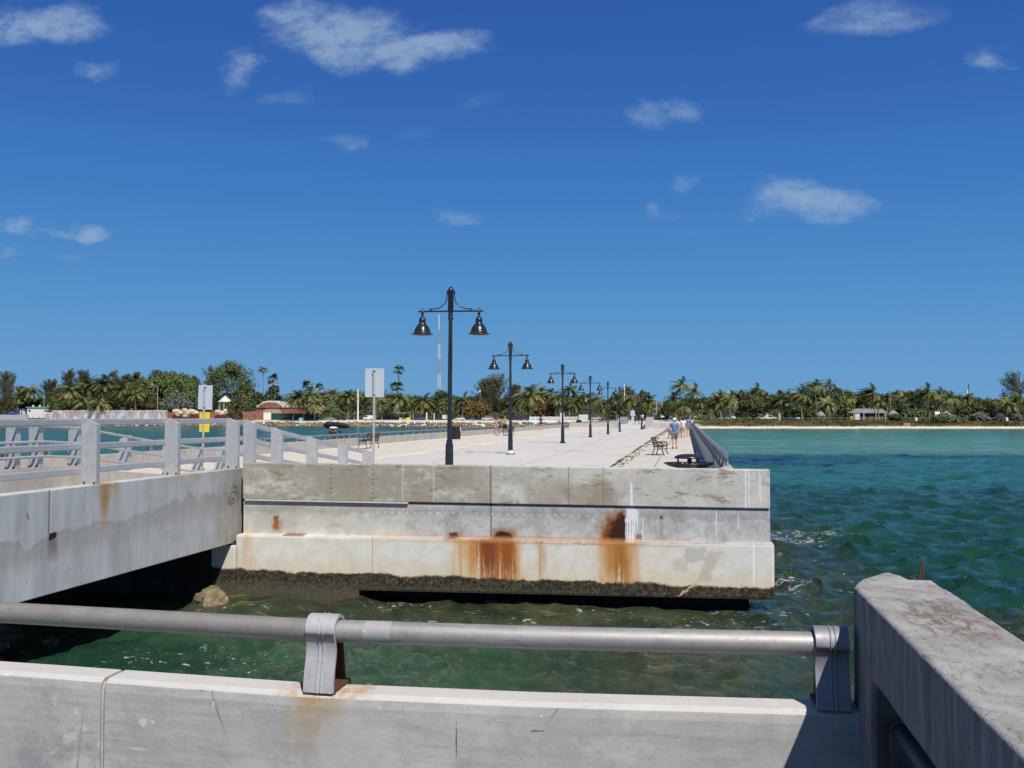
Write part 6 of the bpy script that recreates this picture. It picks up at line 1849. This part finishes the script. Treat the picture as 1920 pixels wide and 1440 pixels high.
pole('thick white pole standing on the white sand', 671, 728, 788, 424, .40, WHITEW, 'pole', None)
pole('thin post just right of the pale sign board on the pier', 704.5, 744, 786, 430, .12, GALV)
pole('floodlight pole in front of the big casuarina', 900, 732, 785, 440, .10, GALV, 'floodlight_pole', flood)
pole('pale mast rising behind the sixth street lamp', 1171, 719, 752, 440, .30, WHITEW)
pole('brown utility pole beside the shore road', 1230.5, 750, 783, 400, .22, paint('pale_pole', (.42, .40, .36), .8), 'utility_pole', cross_)
pole('second utility pole farther up the shore road', 1240, 752, 783, 430, .18, WOOD, 'utility_pole', cross_)
pole('pole with a crossarm above the dark trees by the second hut', 1669.5, 734, 775, 392, .2, WOOD, 'utility_pole', cross_)
pole('dark utility pole with a white transformer behind the dune', 1817, 723, 782, 376, .2, BARKD, 'utility_pole', transf)
pole('short white marker post on the sand by the gateway', 800, 773, 789, 420, .45, paint('pale_grey_box', (.55, .62, .62), .7), 'marker_post')
pole('small white marker post next to the foremost lamp post', 814, 774, 790, 418, .22, WHITEW, 'marker_post')
pole('pale square post under the yellow fronded palm', 1461, 775, 790, 348, .55, paint('grey_post', (.40, .41, .41), .8), 'marker_post')
# radio mast
D = 900; x = at_px(822.5, D); t = thing('radio_mast', 'red and white lattice radio mast far behind the trees', 'mast', (x, D, 0))
H = h_px(822, 590, D); mr = paint('mast_red', (.46, .25, .25), .6); mw = paint('mast_white', (.66, .66, .66), .6)
nb = 7
for k in range(nb):
    mb = MB(); za, zb = H * k / nb, H * (k + 1) / nb
    def wid(z): return 2.35 * (1 - z / H) + .25
    for seg in range(5):
        z0, z1 = za + (zb - za) * seg / 5, za + (zb - za) * (seg + 1) / 5; c0 = [(wid(z0) * math.cos(a), wid(z0) * math.sin(a), z0) for a in (.3, 2.39, 4.49)]; c1 = [(wid(z1) * math.cos(a), wid(z1) * math.sin(a), z1) for a in (.3, 2.39, 4.49)]
        for i in range(3):
            j = (i + 1) % 3; mb.bar(c0[i], c1[i], .34, .34); mb.bar(c0[i], c1[j], .16, .16); mb.bar(c0[j], c1[i], .16, .16); mb.bar(c1[i], c1[j], .16, .16)
    mb.build('lattice_section', mw if k % 2 == 0 else mr, t)
# white fence and board
Y = 396; v = base(1038, 793, Y); wd = wpx(91, Y); t = thing('fence', 'white board fence on the sand behind the harbour wall', 'fence', v)
for k in range(10): MB().box(-.12, .12, -.1, .1, 0, 2.6).build('post', WHITEW, t, (-wd / 2 + k * wd / 9, 0, 0))
for z in (.25, .85, 1.45, 2.05): MB().box(-wd / 2, wd / 2, .1, .18, z, z + .42).build('rail', WHITEW, t)
bx('notice_board', 'tall narrow white board standing over the white fence', 'board', 1050, 1058, 774, 793, 394, WHITEW, .2)
v = base(1094, 793, 392); t = thing('notice_board', 'wide white notice board on two legs past the fence', 'board', v)
MB().box(-1.8, 1.8, 0, .15, 1.1, 3.3).build('board', WHITEW, t)
for x in (-1.5, 1.5): MB().box(x - .12, x + .12, .15, .35, 0, 3.2).build('leg', WHITEW, t)
# vehicles
TYRE = paint('car_tyre', (.015, .015, .016), .8); CGLASS = paint('car_glass', (.02, .025, .03), .1, 0, .1, 2, .6); LAMPG = paint('car_lamp', (.75, .74, .7), .2)
CAR = {'sedan': ([(-2.25, .35), (2.25, .35), (2.25, .72), (1.3, .90), (.55, 1.42), (-.85, 1.44), (-1.55, .98), (-2.25, .92)], [(1.12, .93), (.5, 1.36), (-.8, 1.37), (-1.38, .98)]),
       'suv': ([(-2.25, .42), (2.25, .42), (2.25, .98), (1.25, 1.12), (.7, 1.72), (-2.0, 1.74), (-2.25, 1.1)], [(1.1, 1.13), (.66, 1.63), (-1.9, 1.65), (-2.05, 1.13)]),
       'van': ([(-2.6, .40), (2.5, .40), (2.5, 1.1), (2.0, 1.3), (1.4, 2.15), (-2.55, 2.2)], [(1.85, 1.32), (1.36, 2.02), (.5, 2.05), (.5, 1.32)])}
def car(label, px, pb, Y, kind, c, heading=0.0, cat='car'):
    v = base(px, pb, Y); zl = land_z(v.x, Y); v.z = max(v.z, zl) if v.z > zl - 1 else v.z
    t = thing('parked_' + ('van' if kind == 'van' else 'car'), label, cat, v, heading)
    prof_, win_ = CAR[kind]; mt = paint('car_paint_%02d%02d%02d' % tuple(int(99 * q) for q in c), c, .3, 0, .03, 1, .5)
    MB().prism(list(reversed(prof_)), -.85, .85, 'y').build('body', mt, t, bevel=.07)
    for s in (-1, 1): MB().prism(list(reversed(win_)), s * .845 - .02, s * .845 + .02, 'y').build('side_window', CGLASS, t)
    f0 = prof_[3 if kind != 'van' else 3]; f1 = prof_[4]
    d0 = Vector((f0[0], 0, f0[1])).lerp(Vector((f1[0], 0, f1[1])), .12); d1 = Vector((f0[0], 0, f0[1])).lerp(Vector((f1[0], 0, f1[1])), .88)
    MB().bar(d0, d1, 1.45, .05).build('windscreen', CGLASS, t)
    for x in (-1.35, 1.4):
        for s in (-1, 1):
            w_ = MB().lathe([(.2, -.1), (.33, -.1), (.33, .1), (.2, .1)], 14); w_.v = [(a, c_, b_) for a, b_, c_ in w_.v]; w_.build('wheel', TYRE, t, (x, s * .78, .33))
    for s in (-1, 1): MB().box(prof_[1][0] - .06, prof_[1][0] + .02, s * .62 - .16, s * .62 + .16, .62, .78).build('headlight', LAMPG, t)
    return t
car('white box van parked beside the pale sign board', 692, 788, 428, 'van', (.72, .72, .70), R(180), 'van')
car('dark blue car under the flat roofed shelter', 742, 788, 432, 'sedan', (.02, .03, .07), R(0))
car('blue violet car beside the white gateway', 786, 789, 424, 'sedan', (.07, .08, .25), R(180))
car('dark van left of the foremost lamp post', 820, 789, 426, 'suv', (.03, .035, .05), R(10))
car('white van partly behind the foremost lamp post', 835, 788, 430, 'van', (.7, .7, .7), R(90), 'van')
car('white saloon car right of the foremost lamp post', 862, 789.5, 420, 'sedan', (.75, .75, .75), R(180))
car('black car half hidden by the bright blue bin', 894, 790, 422, 'sedan', (.02, .02, .022), R(0))
car('silver four wheel drive behind the bikini woman', 913, 789.5, 418, 'suv', (.55, .57, .60), R(200))
car('dark car close behind the second lamp post', 928, 790.5, 424, 'suv', (.02, .025, .04), R(0))
car('dark purple minivan right of the second lamp post', 967, 791, 420, 'van', (.06, .025, .05), R(180), 'minivan')
car('dark blue saloon beside the end of the white fence', 983, 792, 416, 'sedan', (.04, .06, .14), R(190))
car('silver estate car behind the far cross wall', 1117, 788, 400, 'suv', (.5, .5, .49), R(0))
car('grey car by the pale sea grape, first of the motorbike row', 617, 788, 430, 'sedan', (.3, .32, .34), R(180))
car('black car under the palms at the white pole', 640, 788, 432, 'suv', (.03, .03, .03), R(0))
car('black car at the mouth of the shore road', 1234, 786, 398, 'suv', (.015, .015, .018), R(-80))
car('white fronted pickup facing the pier on the shore road', 1250, 788, 392, 'suv', (.03, .03, .035), R(-90))
car('white car farther up the shore road', 1243, 784, 420, 'sedan', (.7, .7, .7), R(-95))
car('blue car shaded by the tallest palms', 1259, 784, 405, 'sedan', (.08, .16, .3), R(180))
car('silver car just left of the white haired man', 1266, 785, 410, 'sedan', (.45, .47, .5), R(200))
car('white car behind the low hedge at the pier end', 1311, 785, 385, 'sedan', (.75, .75, .74), R(180))
car('pale grey car next to the thatched shelter', 1356, 789, 378, 'sedan', (.4, .42, .44), R(180))
car('white van under the slanting palm', 1366, 787, 382, 'van', (.75, .75, .75), R(0), 'van')
car('white camper under the olive tree', 1427, 788, 382, 'van', (.76, .76, .75), R(180), 'van')
car('second white van beside the olive tree, half in shade', 1444, 788, 384, 'suv', (.70, .70, .69), R(0), 'van')
car('white car left of the straight trunked palm', 1488, 789, 378, 'sedan', (.76, .76, .76), R(180))
car('dark car beside the pale square post', 1474, 788, 380, 'sedan', (.1, .02, .03), R(180))
car('white car seen past the rightmost palms', 1755, 781, 385, 'suv', (.74, .74, .74), R(90))
# beach house, signs, boxes
Y = 376; v = base(1630, 788, Y); t = thing('beach_house', 'low beach house with a pale grey roof behind the leaning palm', 'building', v)
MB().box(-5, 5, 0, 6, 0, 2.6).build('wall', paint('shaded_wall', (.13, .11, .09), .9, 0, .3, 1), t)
for x in (-3.4, -.6, 3.2): MB().box(x - .55, x + .55, -.04, .03, .9, 2.1).build('window', DARKG, t)
MB().prism([(-6.2, 2.6), (6.2, 2.6), (4.2, 4.2), (-4.2, 4.2)], -.8, 6.6, 'y').build('roof', paint('dull_roof', (.36, .37, .38), .7, 0, .1, 1), t)
for x in (-5.4, -2, 2, 5.4): MB().box(x - .1, x + .1, -.7, -.5, 0, 2.6).build('post', WHITEW, t)
bx('notice_board', 'white notice beside the leaning palm at the beach house', 'board', 1603.5, 1612, 776, 787, 350, WHITEW, .3)
bx('notice_board', 'small yellow notice next to the white one', 'board', 1594, 1599, 780, 788, 350, paint('amber', (.5, .3, .05), .7), .2)
for px, w_, lb in ((1562, 4, 'first'), (1571.5, 4, 'second'), (1582, 5, 'third')):
    v = base(px, 793.5, 344); t = thing('cooler_box', 'white box on the dune past the first hut, %s of three' % lb, 'box', v)
    w2 = wpx(w_, 344) / 2; MB().box(-w2, w2, 0, .7, 0, .62).build('body', WHITEW, t, bevel=.04); MB().box(-w2 * 1.05, w2 * 1.05, -.03, .73, .62, .74).build('lid', paint('dark_lid', (.05, .06, .08), .6), t)
bx('steps', 'tan wooden steps leading down the dune', 'steps', 1694, 1707, 793.5, 800, 341, paint('tan_wood', (.40, .29, .16), .8), 2.5)
bx('storage_box', 'white box on the dune beside the yellowing palm', 'box', 1886, 1890.5, 782.5, 789.5, 350, WHITEW, .8)
bx('storage_box', 'white box by the light green bush', 'box', 1716, 1720.5, 783, 789, 350, WHITEW, .8)
# thatched cone shelter
v = base(1333, 796, 348); t = thing('thatched_shelter', 'dark cone shaped thatched shelter at the end of the sea wall', 'hut', v)
rg = random.Random(3); mb = MB(); hh = wpx(796 - 768, 348); rr_ = wpx(12, 348)
for i in range(420):
    a = rg.uniform(0, 6.28); u = rg.random() ** .7; r_ = rr_ * u; z = hh * (1 - u); l_ = rg.uniform(.5, 1.1)
    d = Vector((math.cos(a) * rr_, math.sin(a) * rr_, -hh)).normalized(); c = Vector((r_ * math.cos(a), r_ * math.sin(a), z)); s_ = Vector((-math.sin(a), math.cos(a), 0)) * rg.uniform(.08, .2)
    mb.add([c - s_, c + s_, c + d * l_], [(0, 1, 2)])
mb.lathe([(rr_ * .96, .0), (.05, hh * .97)], 12, caps=False)
mb.build('thatch', foliage('old_thatch', (.045, .038, .028), (.10, .08, .055)), t, fix=False)
for s in (-1, 1): MB().tube([(s * rr_ * 1.1, -.1, 0), (s * .1, 0, hh * 1.02)], .09, 6).build('pole', BARK, t)
# rope fence along the dune
v = Vector((0, 0, 0)); t = thing('rope_fence', 'low rope fence on thin posts along the top of the dune', 'fence', (60, 350, .5)); pr_ = None
rope = MB()
for i in range(46):
    px = 1385 + i * 12; x = at_px(px, 346); y = float(shore_y(x)) + 19.5; z = land_z(x, y)
    MB().tube([(0, 0, -.1), (0, 0, 1.15)], .07, 5).build('post', WOOD, t, (x - 60, y - 350, z - .5))
    if pr_ is not None:
        a, b_ = pr_, Vector((x, y, z + 1.0)); m_ = (a + b_) / 2 - Vector((0, 0, .16)); rope.tube([(q.x - 60, q.y - 350, q.z - .5) for q in (a, m_, b_)], .045, 5)
    pr_ = Vector((x, y, z + 1.0))
rope.build('rope', paint('pale_rope', (.42, .42, .36), .9), t)
v = base(1914.5, 792.5, 340)
person('person in red clothes walking on the dune at the right edge of the picture', (v.x, 340, land_z(v.x, 340)), R(70), 1.75, SKIN, (.3, .05, .05), .05, (.45, .05, .06), .9, (.30, .04, .05), 1.2, .3)
for px, c, lb in ((29, (.5, .25, .1), 'tiny figure in orange under the blue canopies'), (49, (.4, .06, .06), 'tiny figure in red beside the white kiosk'), (61, (.3, .12, .1), 'tiny figure in maroon by the pale parasol'), (73, (.08, .08, .1), 'tiny dark figure under the pale parasol')):
    v = base(px, 781, 444); person(lb, (v.x, 444, land_z(v.x, 444)), R(prng.uniform(0, 360)), 1.7, SKIN, (.06, .04, .03), .03, c, .6, (.1, .1, .14), .9, .2)
